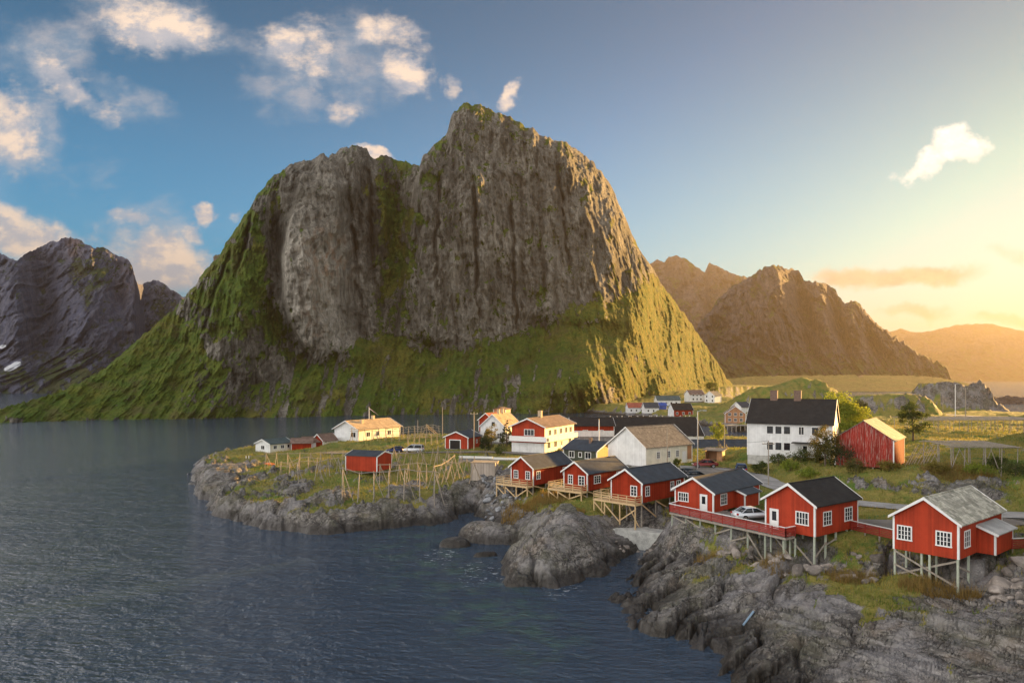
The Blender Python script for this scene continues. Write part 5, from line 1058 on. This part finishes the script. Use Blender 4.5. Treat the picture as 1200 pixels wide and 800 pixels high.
# ------------------------------------------------------------------ poles, lamps, flags
def pole(name, label, cat, px, pyb, pyt, r=.11, m=None, d=None, arm=None, group=None):
    p = hit(px, pyb) if d is None else Vector(at_px(px, pyb, d)); h = (pyb-pyt)/F*p.y
    o = empty(name, p); tag(o, label, cat, group)
    mb = MB(); mb.tube([(0, 0, -.4), (0, 0, h)], [r, r*.7], 8); mb.build('shaft', m or M_POLE, o)
    if arm == 'lamp':
        mb = MB(); mb.tube([(0, 0, h-.1), (.5, -.1, h+.1), (1.1, -.2, h+.1)], [.05, .05, .04], 6); mb.build('arm', M_METAL, o); mb = MB(); mb.box(.9, 1.5, -.32, -.08, h+.04, h+.18); mb.build('lamp_head', M_METAL, o)
    if arm == 'cross':
        mb = MB(); mb.box(-.9, .9, -.06, .06, h-.55, h-.42); mb.build('crossarm', m or M_POLE, o)
        for x in (-.75, 0, .75): mb = MB(); mb.tube([(x, 0, h-.42), (x, 0, h-.22)], .05, 6); mb.build('insulator', M_WHITE, o)
    if arm == 'ball': mb = MB(); mb.tube([(0, 0, h), (0, 0, h+.12), (0, 0, h+.2)], [.06, .1, .03], 8); mb.build('finial', M_OCHRE, o)
    if arm == 'pennant':
        mb = MB(); mb.tube([(0, 0, h), (0, 0, h+.12)], [.08, .04], 8); mb.build('finial', M_OCHRE, o)
        mb = MB(); n = 8
        for i in range(n):
            for k in range(2):
                t0, t1 = i/n, (i+1)/n; f = lambda t, s: (.08+2.9*t, .1*math.sin(t*9), h-.15-2.3*t-(.34*(1-t))*s)
                mb.poly([f(t0, k*.5+.5), f(t1, k*.5+.5), f(t1, k*.5), f(t0, k*.5)], k)
        mb.build('pennant', [mat('red_cloth', (.35, .03, .03), .8), M_WHITE], o)
    return o, p+Vector((0, 0, h))
pole('flagpole', 'white flagpole with a hanging red and white pennant above the long white house', 'flagpole', 432.5, 508, 477, .1, M_WHITE, 215, 'pennant')
pole('utility_pole', 'slim pale mast rising from the sunlit drying racks', 'pole', 518.5, 512, 476.5, .1, M_POLE, 180)
_, W1 = pole('utility_pole', 'thick brown pole beside the boathouse', 'pole', 555.5, 526, 482.5, .17, M_POLE, 170, 'cross')
pole('utility_pole', 'short grey post in the water-side racks behind the long white house', 'pole', 489.5, 510, 492, .1, M_GREYWOOD, 196)
pole('flagpole', 'bare white flagpole in front of the long store with the red band', 'flagpole', 702, 530, 491.5, .11, M_WHITE, 150, 'ball')
_, W2 = pole('utility_pole', 'dark slim pole in front of the white barn wall', 'pole', 782, 547, 500, .1, M_GREYWOOD, 124)
pole('street_lamp', 'tall grey street lamp at the corner of the white barn', 'street lamp', 817.5, 552, 481.5, .11, M_METAL, 128, 'lamp')
pole('utility_pole', 'pale wooden pole behind the bus shelter', 'pole', 849, 531, 498, .12, M_POLE, 150)
_, W3 = pole('utility_pole', 'grey pole on the green bank in front of the large white house', 'pole', 900.5, 569, 516, .1, M_GREYWOOD, None, 'cross')
pole('street_lamp', 'white lamp post by the coast road, in front of the big rock', 'street lamp', 1119.5, 488, 450, .16, M_WHITE, 290, 'lamp')
pole('utility_pole', 'dark pole by the coast road beside the white lamp post', 'pole', 1131.5, 488, 454, .17, M_GREYWOOD, 292, 'cross')
pole('utility_pole', 'short brown pole against the shaded side of the big rock', 'pole', 1105, 484, 462, .15, M_GREYWOOD, 300)
pole('marker_post', 'white and red marker post on the point, left of a pair', 'marker', 288.4, 539, 534, .13, M_WHITE, 176, group='marker posts on the point')
pole('marker_post', 'white and red marker post on the point, right of a pair', 'marker', 291.6, 538.5, 533.5, .13, M_WHITE, 176, group='marker posts on the point')
def wire(a, b, sag, label):
    a = Vector(a); b = Vector(b); pts = [a.lerp(b, i/16)+Vector((0, 0, -sag*4*(i/16)*(1-i/16))) for i in range(17)]
    mb = MB(); mb.tube([p-a for p in pts], .018, 4); tag(mb.build('power_line', M_BLACK, loc=a), label, 'wire')
wire(W1, W2, 1.6, 'thin sagging wire from the brown pole to the slim pole by the white barn'); wire(W2, W3, 1.2, 'thin sagging wire from the white barn to the pole on the green bank')
# ------------------------------------------------------------------ vehicles
import bmesh
def paint(name, col): return mat(name, col, .28, 0.15)
M_CARGLASS = mat('car_glass', (.015, .02, .025), .06); M_LAMP = mat('lamp_lens', (.7, .7, .68), .15); M_TAIL = mat('tail_lens', (.4, .01, .01), .2)
def shell(name, prof, wid, top_in, m, parent, bev=.06):
    """side profile (x, z) drawn across the width, narrowed towards the top, edges rounded"""
    bm = bmesh.new(); zt = max(z for x, z in prof); zm = min(z for x, z in prof); L = []; Rr = []
    for x, z in prof:
        k = wid/2-top_in*max(0, (z-zm)/(zt-zm))
        L.append(bm.verts.new((x, -k, z))); Rr.append(bm.verts.new((x, k, z)))
    bm.faces.new(L); bm.faces.new(list(reversed(Rr))); n = len(prof)
    for i in range(n): j = (i+1) % n; bm.faces.new([L[j], L[i], Rr[i], Rr[j]])
    bmesh.ops.recalc_face_normals(bm, faces=bm.faces[:]); bmesh.ops.bevel(bm, geom=bm.edges[:]+bm.verts[:], offset=bev, segments=2, affect='EDGES', clamp_overlap=True)
    me = bpy.data.meshes.new(name); bm.to_mesh(me); bm.free(); me.polygons.foreach_set('use_smooth', [True]*len(me.polygons)); o = link(name, me, m, parent); return o
def car(label, p, head, col, kind='sedan', name='parked_car', group='parked cars'):
    o = empty(name, p, R_(head)); tag(o, label, 'van' if kind == 'van' else 'car', group)
    W = 1.8; m = paint('car_paint', col)
    if kind == 'sedan': body = [(-2.2, .35), (-2.25, .7), (-2.15, .92), (-1.5, .98), (.9, .95), (1.9, .8), (2.2, .62), (2.2, .32)]; cab = [(-1.75, .93), (-1.05, 1.40), (.2, 1.42), (1.05, .93)]
    elif kind == 'hatch': body = [(-2.0, .35), (-2.05, .8), (-1.95, 1.0), (.8, .96), (1.75, .82), (2.05, .62), (2.05, .32)]; cab = [(-1.95, .95), (-1.6, 1.48), (.0, 1.50), (.95, .93)]
    elif kind == 'suv': body = [(-2.2, .45), (-2.25, .9), (-2.15, 1.12), (.95, 1.1), (2.0, .98), (2.25, .75), (2.25, .42)]; cab = [(-2.1, 1.06), (-1.8, 1.68), (.1, 1.70), (1.05, 1.06)]
    else: body = [(-2.4, .4), (-2.45, 1.0), (-2.35, 1.2), (1.4, 1.15), (2.1, .98), (2.4, .72), (2.4, .38)]; cab = [(-2.3, 1.14), (-2.15, 1.9), (.6, 1.92), (1.6, 1.12)]
    shell('body', body, W, .05, m, o, .07); shell('glasshouse', cab, W-.1, .2, M_CARGLASS, o, .05)
    zt = cab[1][1]; x0, x1 = cab[1][0], cab[2][0]; shell('roof', [(x0-.02, zt-.05), (x0+.05, zt+.03), (x1-.05, zt+.05), (x1+.05, zt-.04)], W-.46, .04, m, o, .02)
    pl = MB()
    for sy in (-1, 1):
        for q, r in ((cab[0], cab[1]), (cab[3], cab[2]), ((-.35, cab[0][1]), (-.38, zt))):
            pl.bar((q[0], sy*(W/2-.05), q[1]), (r[0], sy*(W/2-.24), r[1]-.02), .07)
    pl.build('pillar', m, o)
    zw = .33
    for sx in (-1.35, 1.35):
        for sy in (-1, 1):
            y0, y1 = sy*(W/2-.2), sy*(W/2+.015); mb = MB(); mb.tube([(sx, y0, zw), (sx, y1, zw)], .33, 16); t = mb.build('wheel', M_BLACK, o)
            mb = MB(); mb.tube([(sx, y1, zw), (sx, y1+sy*.012, zw)], .2, 12); mb.build('rim', M_CHROME, t)
    xe = body[-2][0]; xb = body[1][0]
    for sy in (-1, 1):
        mb = MB(); mb.box(xe-.12, xe+.015, sy*.62-.17, sy*.62+.17, body[-2][1]-.02, body[-2][1]+.13); mb.build('headlight', M_LAMP, o)
        mb = MB(); mb.box(xb-.015, xb+.12, sy*.7-.14, sy*.7+.14, body[1][1]+.0, body[1][1]+.18); mb.build('taillight', M_TAIL, o)
    return o
def ground(x, y, up=0.0): return (x, y, tz(x, y)+up)
q = hit(485, 530); car('silver-white van on the grass of the point', (q.x, q.y, q.z), 165, (.62, .64, .66), 'van')
q = hit(463, 530); car('dark blue hatchback beside the silver-white van', (q.x, q.y, q.z), 170, (.012, .025, .10), 'hatch')
car('silver car at the side of the porch cabin, by the red walkway', (27.3, 82.4, 5.98), 12, (.62, .66, .70), 'sedan')
car('black car half hidden behind the dark-roofed cabin corner', (30.4, 83.2, 6.05), 80, (.02, .018, .02), 'hatch')
car('dark red car behind the street lamp, near the bus shelter', P(826, 547.5, 6.05), 175, (.16, .02, .02), 'sedan')
car('blue car by the road below the white notice board', P(868.5, 554.5, 6.15), 75, (.02, .06, .16), 'suv')
car('dark green car nearest the corner of the white barn', P(801.5, 559, 6.05), 140, (.02, .03, .03), 'hatch')
car('dark grey car parked behind the porch cabin roof', P(816, 562, 6.08), 10, (.05, .06, .07), 'sedan')
q = P(885, 536, 7.2); o = empty('notice_board', (q[0], q[1], tz(q[0], q[1])), R_(6)); tag(o, 'small white notice board on two posts by the bank', 'notice board')
m = MB(); m.box(-.9, .9, -.04, .04, 1.1, 1.75); m.build('board', M_WHITE, o)
for x in (-.75, .75): m = MB(); m.box(x-.05, x+.05, .042, .12, -.2, 1.75); m.build('post', M_GREYWOOD, o)

# ------------------------------------------------------------------ trees and bushes
def m_leaf(a, b_, c):
    def fn(t, b):
        info = t.attr('tone'); pos = geo_pos(t); n = t.noise(pos, .9, 3, .6)
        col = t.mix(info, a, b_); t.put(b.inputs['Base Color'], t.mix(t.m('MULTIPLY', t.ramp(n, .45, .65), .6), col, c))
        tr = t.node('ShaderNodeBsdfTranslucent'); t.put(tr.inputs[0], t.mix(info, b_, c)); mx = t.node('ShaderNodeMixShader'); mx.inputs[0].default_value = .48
        out = t.n['Material Output']; t.l.new(b.outputs[0], mx.inputs[1]); t.l.new(tr.outputs[0], mx.inputs[2]); t.l.new(mx.outputs[0], out.inputs[0])
        b.inputs['Roughness'].default_value = .7
    return fn
M_LEAF = {'bright': mat('bright_leaves', fn=m_leaf((.12, .18, .018), (.20, .27, .025), (.30, .30, .03))), 'green': mat('green_leaves', fn=m_leaf((.035, .06, .012), (.07, .10, .018), (.10, .12, .02))),
  'dark': mat('dark_leaves', fn=m_leaf((.018, .035, .010), (.035, .055, .014), (.05, .06, .016))), 'gold': mat('golden_leaves', fn=m_leaf((.16, .12, .02), (.26, .20, .03), (.10, .10, .02))), 'rust': mat('rowan_leaves', fn=m_leaf((.05, .065, .014), (.11, .11, .018), (.18, .12, .025)))}
M_BARK = mat('bark', fn=weather((.13, .10, .075), .5, 4, .5, .4), rough=.9)
def tree(name, label, cat, x, y, h, r, leaf, n=2600, trunk=.25, base=.25, size=.3, cone=False, zb=None, seed=0, flat=1.0, group=None):
    z = tz(x, y) if zb is None else zb; o = empty(name, (x, y, z)); tag(o, label, cat, group); g = np.random.default_rng(seed+11)
    if trunk > 0:
        mb = MB(); pts = [(g.normal()*.12*i/6*h*.1, g.normal()*.12*i/6*h*.1, -.3+(h*.85+.3)*i/6) for i in range(7)]; mb.tube(pts, [h*.028*(1-.12*i) for i in range(7)], 7)
        t = mb.build('trunk', M_BARK, o, smooth=True)
        for k in range(7):
            a = g.random()*6.28; zz = h*(base+.05+.5*g.random()); L = r*(.5+.4*g.random()); mb = MB(); b0 = Vector((0, 0, zz)); b1 = b0+Vector((math.cos(a)*L, math.sin(a)*L, L*.6)); mb.tube([b0, b0.lerp(b1, .5)+Vector((0, 0, .1)), b1], [h*.012, h*.008, h*.003], 5); mb.build('limb', M_BARK, t)
    # clumps of leaves
    nc = 46; u = g.random(nc)
    if cone:
        zc = base*h+(h*(1-base))*u**1.3*.98; rc = r*(1-(zc-base*h)/(h*(1-base)))*(.55+.5*g.random(nc)); a = g.random(nc)*6.28; C = np.stack([np.cos(a)*rc, np.sin(a)*rc, zc], -1); cr = r*(.18+.2*g.random(nc))*(1.15-(zc/h))
    else:
        d = g.normal(size=(nc, 3)); d /= np.linalg.norm(d, axis=1)[:, None]; d[:, 2] = np.where(d[:, 2] < -.88, -d[:, 2]*.5, d[:, 2]); rr = (.45+.55*g.random(nc)**.6)*(1+.18*np.sin(3*np.arctan2(d[:, 1], d[:, 0])+seed))
        ch = h*(1-base)/2; C = d*rr[:, None]*np.array([r*.82, r*.82, ch*.84*flat])+np.array([0, 0, base*h+ch*flat]); cr = r*(.2+.2*g.random(nc))
    k = g.integers(0, nc, n); off = g.normal(size=(n, 3)); off /= np.linalg.norm(off, axis=1)[:, None]; off *= (g.random(n)**.45)[:, None]*cr[k][:, None]; off[:, 2] *= .75
    c = C[k]+off; c[:, 2] = np.maximum(c[:, 2], .08)
    A = g.normal(size=(n, 3)); A /= np.linalg.norm(A, axis=1)[:, None]; B = g.normal(size=(n, 3)); B -= (B*A).sum(1)[:, None]*A; B /= np.linalg.norm(B, axis=1)[:, None]
    s = size*(.5+.7*g.random(n))[:, None]; V = np.stack([c-A*s*.5, c+B*s*.3, c+A*s*.5, c-B*s*.3], 1).reshape(-1, 3)
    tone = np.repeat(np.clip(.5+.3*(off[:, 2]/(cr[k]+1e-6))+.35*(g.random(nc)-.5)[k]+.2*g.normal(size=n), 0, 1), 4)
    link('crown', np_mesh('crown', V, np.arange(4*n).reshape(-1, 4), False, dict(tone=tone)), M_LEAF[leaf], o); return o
def X_at(px, d): return (px-600)/F*d
tree('leafy_tree', 'big bright yellow-green tree behind the gable of the large white house', 'tree', X_at(984, 154), 154, 12.6, 5.4, 'bright', 9000, base=.1, size=.42, seed=1)
tree('leafy_tree', 'smaller bright green tree right of the biggest tree, behind the weathered barn', 'tree', X_at(1006, 158), 158, 8.2, 3.0, 'bright', 3200, base=.12, size=.36, seed=2)
tree('rowan_tree', 'rust-tinged rowan between the large white house and the weathered barn', 'tree', X_at(967, 114.5), 114.5, 6.6, 2.6, 'rust', 3200, base=.12, size=.3, seed=3)
tree('leafy_tree', 'round dark green tree behind the weathered barn, left of the flat racks', 'tree', X_at(1070, 150), 150, 8.6, 3.1, 'green', 4200, base=.06, size=.36, seed=4)
tree('leafy_tree', 'small golden round tree behind the bus shelter', 'tree', X_at(842, 156), 156, 6.2, 1.9, 'bright', 2200, base=.3, size=.28, seed=5)
tree('conifer_tree', 'dark conifer in front of the tan-roofed white house', 'tree', X_at(594, 168), 168, 6.8, 2.1, 'dark', 2600, base=.05, size=.3, cone=True, seed=6)
tree('garden_bush', 'sunlit yellow-green bush left of the conifer', 'bush', X_at(576, 172), 172, 5.6, 1.9, 'gold', 2200, base=.02, size=.3, seed=7, trunk=.1)
tree('garden_bush', 'dark round bush at the right wall of the boathouse', 'bush', X_at(569, 165), 165, 3.8, 1.9, 'dark', 2200, base=.0, size=.3, seed=8, trunk=.1)
tree('garden_bush', 'low dark bush at the foot of the two-storey house', 'bush', X_at(586, 152), 152, 2.0, 1.5, 'green', 1100, base=0, size=.25, seed=9, trunk=.1)
tree('garden_bush', 'dark bush behind the hanging racks, next to the brown pole', 'bush', X_at(540, 182), 182, 4.6, 1.8, 'dark', 1500, base=0, size=.3, seed=10, trunk=.1)
for k_, (px, d, h, r, lf, lb) in enumerate([(985, 113, 3.6, 2.6, 'dark', 'dark bramble thicket under the left corner of the weathered barn'), (1003, 106, 2.4, 2.0, 'rust', 'brownish shrub in front of the weathered barn'), (975, 121, 3.2, 2.2, 'green', 'green shrub between the rowan and the weathered barn'),
    (892, 121, 2.2, 1.6, 'green', 'green shrub at the left end of the bank under the white house'), (912, 122, 2.2, 1.8, 'green', 'low spreading shrub in front of the white house windows'), (938, 121, 2.6, 2.0, 'green', 'broad shrub at the top of the green bank'), (956, 118, 2.0, 1.6, 'rust', 'brownish shrub left of the rowan trunk'),
    (793, 127, 2.2, .8, 'green', 'young sapling by the white barn wall'), (1190, 98, 2.0, 2.4, 'green', 'lush green shrub on the bank at the right picture edge'), (1168, 104, 1.8, 2.0, 'green', 'lush green shrub right of the flat rack posts'), (926, 116, 1.8, 1.9, 'bright', 'bright green bush halfway up the bank, right of the grey pole'), (948, 111, 1.6, 2.0, 'bright', 'bright green low bush at the foot of the bank by the road bend'), (1002, 121, 3.0, 2.0, 'bright', 'bright green bush rising behind the weathered barn roof edge'), (1042, 103, 1.5, 1.8, 'gold', 'golden bush on the grass before the barn corner, above the outcrop'), (1098, 101, 1.4, 1.9, 'gold', 'golden bush on top of the grey outcrop below the flat rack'), (1146, 100, 1.7, 2.2, 'bright', 'bright green bush by the right legs of the flat rack'), (655, 150, 1.6, 1.2, 'gold', 'golden shrub before the lit wall of the two-storey house')]):
    tree('wild_shrub', lb, 'shrub', X_at(px, d), d, h, r, lf, 1500, base=0, size=.24, seed=20+k_, trunk=.1)
for k_, (px, d, h, r, lb) in enumerate([(945, 205, 9.5, 3.0, 'dark tree left of the biggest bright tree, behind the black roof'), (990, 235, 10.5, 3.2, 'dark tree on the rise behind the biggest bright tree'), (1008, 240, 9.0, 3.0, 'dark tree at the right end of the hilltop trees')]):
    tree('hill_tree', lb, 'tree', X_at(px, d), d, h, r, 'dark', 1800, base=.05, size=.42, seed=40+k_)
tree('leafy_tree', 'lone round tree on the lit slope above the last far house', 'tree', X_at(835, 610), 610, 11, 6.5, 'green', 1500, base=0, size=1.0, seed=50, zb=9.0)

# ------------------------------------------------------------------ grass
def blades(name, label, X, Y, h0, h1, wid, cols, seed, lean=.5):
    g = np.random.default_rng(seed); z, veg, sd = terrain(X, Y, True); n = len(X); h = h0+(h1-h0)*g.random(n)**2; sc = wid*np.maximum(1, Y/75.)
    a = g.random(n)*6.28; la = g.random(n)*6.28; L = h*lean*g.random(n)
    dx = np.cos(a)*sc*.5; dy = np.sin(a)*sc*.5; tx = np.cos(la)*L; ty = np.sin(la)*L
    V = np.stack([np.stack([X-dx, Y-dy, z-.04], -1), np.stack([X+dx, Y+dy, z-.04], -1), np.stack([X+tx, Y+ty, z+h], -1)], 1).reshape(-1, 3)
    tone = np.repeat(np.clip(.56+.5*fbm(X/8., Y/8., 3, 51)+.22*g.normal(size=n), 0, 1), 3)
    def fn(t, b):
        t.put(b.inputs['Base Color'], t.mix(t.ramp(t.attr('tone'), .15, .85, smooth=False), cols[0], cols[1]))
        tr = t.node('ShaderNodeBsdfTranslucent'); t.put(tr.inputs[0], t.mix(t.attr('tone'), cols[0], cols[1])); mx = t.node('ShaderNodeMixShader'); mx.inputs[0].default_value = .4
        t.l.new(b.outputs[0], mx.inputs[1]); t.l.new(tr.outputs[0], mx.inputs[2]); t.l.new(mx.outputs[0], t.n['Material Output'].inputs[0])
    o = link(name, np_mesh(name, V, np.arange(3*n).reshape(-1, 3), False, dict(tone=tone)), mat(name, fn=fn, rough=.8, spec=.2)); return tag(o, label, 'grass', kind='stuff')
def scatter(n, u0, u1, d0, d1, seed, vmin=.48):
    g = np.random.default_rng(seed); u = u0+(u1-u0)*g.random(n); d = np.exp(math.log(d0)+(math.log(d1)-math.log(d0))*g.random(n)); X = u*d; Y = d
    z, veg, sd = terrain(X, Y, True); ok = (veg+.15*(g.random(n)-.5) > vmin) & (z > .8)
    for (px, py, az, hw, hl, top) in PADS:
        dx = X-px; dy = Y-py; lx = dx*math.cos(az)-dy*math.sin(az); ly = dx*math.sin(az)+dy*math.cos(az); ok &= ~((np.abs(lx) < hw-.4) & (np.abs(ly) < hl-.4) & (top-z < .8))
    for pts, hw, nm in ROADS:
        for a, b in zip(pts, pts[1:]):
            ex, ey = b[0]-a[0], b[1]-a[1]; t = np.clip(((X-a[0])*ex+(Y-a[1])*ey)/(ex*ex+ey*ey), 0, 1); ok &= np.hypot(X-a[0]-t*ex, Y-a[1]-t*ey) > hw+.15
    return X[ok], Y[ok]
X, Y = scatter(260000, -.46, .74, 48, 240, 5); blades('grass', 'wild grass, green and straw-coloured, over the point and banks', X, Y, .12, .55, .055, ((.09, .155, .018), (.36, .27, .07)), 6)
def near_ellipse(n, x, y, rx, ry, seed): g = np.random.default_rng(seed); a = g.random(n)*6.28; r = np.sqrt(g.random(n)); return x+np.cos(a)*r*rx, y+np.sin(a)*r*ry
XS, YS = [], []
for (x, y, rx, ry, n) in [(5, 108.5, 3.6, 3.4, 2200), (0.5, 108, 2.2, 3.5, 900), (31.5, 67.5, 2.2, 2.0, 1500), (36.5, 64.0, 2.4, 1.4, 1300), (26, 71.5, 1.6, 1.6, 500), (7.5, 98, 2.5, 2.0, 700), (62, 101, 5, 3.0, 2400), (39.5, 63, 1.2, 1.0, 500), (21, 78, 1.6, 1.4, 400)]:
    a, b = near_ellipse(n, x, y, rx, ry, int(x*10+y)); XS.append(a); YS.append(b)
blades('dry_grass', 'tall dry straw-brown grass and stalks under decks and in rock hollows', np.concatenate(XS), np.concatenate(YS), .3, 1.25, .05, ((.30, .19, .05), (.22, .16, .06)), 8, .6)

# ------------------------------------------------------------------ boulders
def rock_mesh(seed):
    bm = bmesh.new(); bmesh.ops.create_icosphere(bm, subdivisions=3, radius=.5); r = random.Random(seed); g = np.array([v.co[:] for v in bm.verts])
    for k in range(9):
        n = np.array([r.gauss(0, 1) for _ in range(3)]); n /= np.linalg.norm(n); c = r.uniform(.24, .38); s = g@n; g -= np.maximum(s-c, 0)[:, None]*n[None, :]*.9
    g += (.035*np.stack([fbm(g[:, 0]*3+seed, g[:, 1]*3+g[:, 2]*2, 3, seed+i) for i in range(3)], -1))
    for v, q in zip(bm.verts, g): v.co = q
    me = bpy.data.meshes.new('boulder'); bm.to_mesh(me); bm.free(); me.polygons.foreach_set('use_smooth', [True]*len(me.polygons)); return me
def m_boulder(base):
    def fn(t, b):
        co = obj_co(t); rn = t.node('ShaderNodeObjectInfo').outputs['Random']; c, n2, n3 = rock_col(t, t.vm('ADD', co, t.node('ShaderNodeObjectInfo').outputs['Location']), base, tuple(x*.5 for x in base), tuple(min(1, x*1.5) for x in base), 2.0)
        cm = t.node('ShaderNodeVectorMath', operation='SCALE'); t.l.new(c, cm.inputs[0]); t.l.new(t.ramp(rn, 0, 1, .55, 1.45, False), cm.inputs['Scale']); t.put(b.inputs['Base Color'], cm.outputs[0])
        t.put(b.inputs['Normal'], t.bump(t.m('ADD', n2, t.m('MULTIPLY', n3, .5)), .6, .08)); b.inputs['Roughness'].default_value = .9
    return fn
M_BOULD = mat('grey_boulder', fn=m_boulder((.27, .235, .205))); M_BOULDB = mat('blue_grey_boulder', fn=m_boulder((.27, .28, .295)))
RM = [rock_mesh(i+1) for i in range(8)]; RMB = [m.copy() for m in RM]
for m in RM: m.materials.append(M_BOULD)
for m in RMB: m.materials.append(M_BOULDB)
def boulder(x, y, s, meshes, label, group):
    o = bpy.data.objects.new('boulder', rnd.choice(meshes)); COL.objects.link(o); k = s*rnd.uniform(.8, 1.25)
    o.scale = (k*rnd.uniform(.9, 1.4), k*rnd.uniform(.8, 1.2), k*rnd.uniform(.6, .95)); o.rotation_euler = (rnd.uniform(-.4, .4), rnd.uniform(-.4, .4), rnd.uniform(0, 6.28)); o.location = (x, y, tz(x, y)+k*.12); tag(o, label, 'boulder', group)
def fill(poly, n, s0, s1, meshes, label, group, gap=.55):
    xs = [p[0] for p in poly]; ys = [p[1] for p in poly]; done = []; tries = 0
    while len(done) < n and tries < n*30:
        tries += 1; x = rnd.uniform(min(xs), max(xs)); y = rnd.uniform(min(ys), max(ys)); ins = False
        for i in range(len(poly)):
            a, b = poly[i], poly[(i+1) % len(poly)]
            if (a[1] > y) != (b[1] > y) and x < (b[0]-a[0])*(y-a[1])/(b[1]-a[1])+a[0]: ins = not ins
        s = s0+(s1-s0)*rnd.random()**2
        if ins and all((x-p)**2+(y-q)**2 > (gap*(s+t)/1.6)**2 for p, q, t in done): done.append((x, y, s)); boulder(x, y, s, meshes, label, group)
fill([(41.5, 62.5), (45.5, 66.0), (54, 67), (54, 60), (48, 56), (42, 57.5), (38.5, 60.5)], 95, .7, 2.1, RM, 'brown-grey boulder of the rubble bank below the mossy-roofed cabin', 'boulders below the mossy-roofed cabin')
fill([(-5.5, 134), (0.8, 134), (2.2, 122), (1.5, 112), (-1.5, 109.5), (-4.0, 110), (-5, 120)], 110, .45, 1.3, RMB, 'blue-grey stone of the slope between the plank bin and the first cabin', 'stones of the slope below the plank bin')
fill([(24, 79), (27, 74), (31, 70), (35, 73), (36, 69), (32, 65.5), (27, 69), (22, 77)], 60, .55, 1.7, RM, 'grey boulder in the scree under the red walkway and dark-roofed cabin', 'boulders under the red walkway')
fill([(13.5, 93.5), (18.5, 90.6), (17.0, 87.5), (12.5, 90)], 26, .4, 1.1, RM, 'grey boulder heaped below the white concrete wall', 'boulders below the white concrete wall')

# ------------------------------------------------------------------ small things
def gull(label, p, rz):
    pts = [(-.30, .02, .012), (-.2, .055, .02), (-.05, .10, .02), (.10, .095, .04), (.17, .055, .10), (.22, .06, .15), (.27, .035, .145), (.33, .008, .135)]; mb = MB(); mb.tube([(x, 0, .2+z) for x, r, z in pts], [r for x, r, z in pts], 10); me_o = mb.build('gull', mat('gull_plumage', (.75, .75, .74), .8), loc=p, rotz=rz, smooth=True); tag(me_o, label, 'gull', 'gulls on the warehouse roof')
    for sy in (-1, 1): w = MB(); w.tube([(.1, sy*.085, .25), (-.1, sy*.1, .235), (-.36, sy*.03, .215)], [.03, .05, .012], 6); w.build('wing', mat('gull_grey', (.35, .37, .4), .8), me_o, smooth=True)
    w = MB(); w.bar((.03, .04, 0), (.03, .04, .12), .012); w.bar((.03, -.04, 0), (.03, -.04, .12), .012); w.build('legs', M_OCHRE, me_o)
Mw = WARE.matrix_basis.copy()
for k_ in range(16):
    y = -12.0+24*(k_+rnd.uniform(.1, .9))/16; p = Matrix.Translation(WARE.location) @ Matrix.Rotation(WARE.rotation_euler.z, 4, 'Z') @ Vector((0, y, 4.6+4.6+.15)); gull('white gull perched on the ridge of the black warehouse roof', p, rnd.uniform(0, 6.28))
q = hit(316, 545); mb = MB(); mb.tube([(-1.6, 0, .25), (-1.1, 0, .28), (0, 0, .3), (1.1, 0, .28), (1.6, 0, .3)], [.05, .24, .32, .24, .04], 10); o = mb.build('kayak', mat('orange_plastic', (.7, .16, .02), .4), loc=q, rotz=-.5, smooth=True); tag(o, 'small orange kayak lying on the grass of the point', 'kayak')
a = hit(871, 733.5); b = hit(883, 718); mb = MB(); mb.tube([(0, 0, .12), tuple(b-a+Vector((0, 0, .15)))], .09, 8); tag(mb.build('metal_pipe', mat('pale_blue_paint', (.22, .32, .42), .5), loc=a), 'dull blue pipe lying down the bare rock above the water', 'pipe')
def plank(label, x, y, L, az): mb = MB(); mb.box(-L/2, L/2, -.12, .12, 0, .06); z0 = tz(x-math.cos(az)*L/2, y-math.sin(az)*L/2); z1 = tz(x+math.cos(az)*L/2, y+math.sin(az)*L/2); o = mb.build('drift_plank', M_GREYWOOD, loc=(x, y, (z0+z1)/2+.25)); o.rotation_euler = (0, -math.atan2(z1-z0, L), az); tag(o, label, 'plank')
plank('loose grey plank fallen among boulders under the dark-roofed cabin', 33.6, 68.3, 3.2, .9); plank('grey plank on the boulders below the mossy-roofed cabin', 43.5, 60.2, 4.2, -.5)
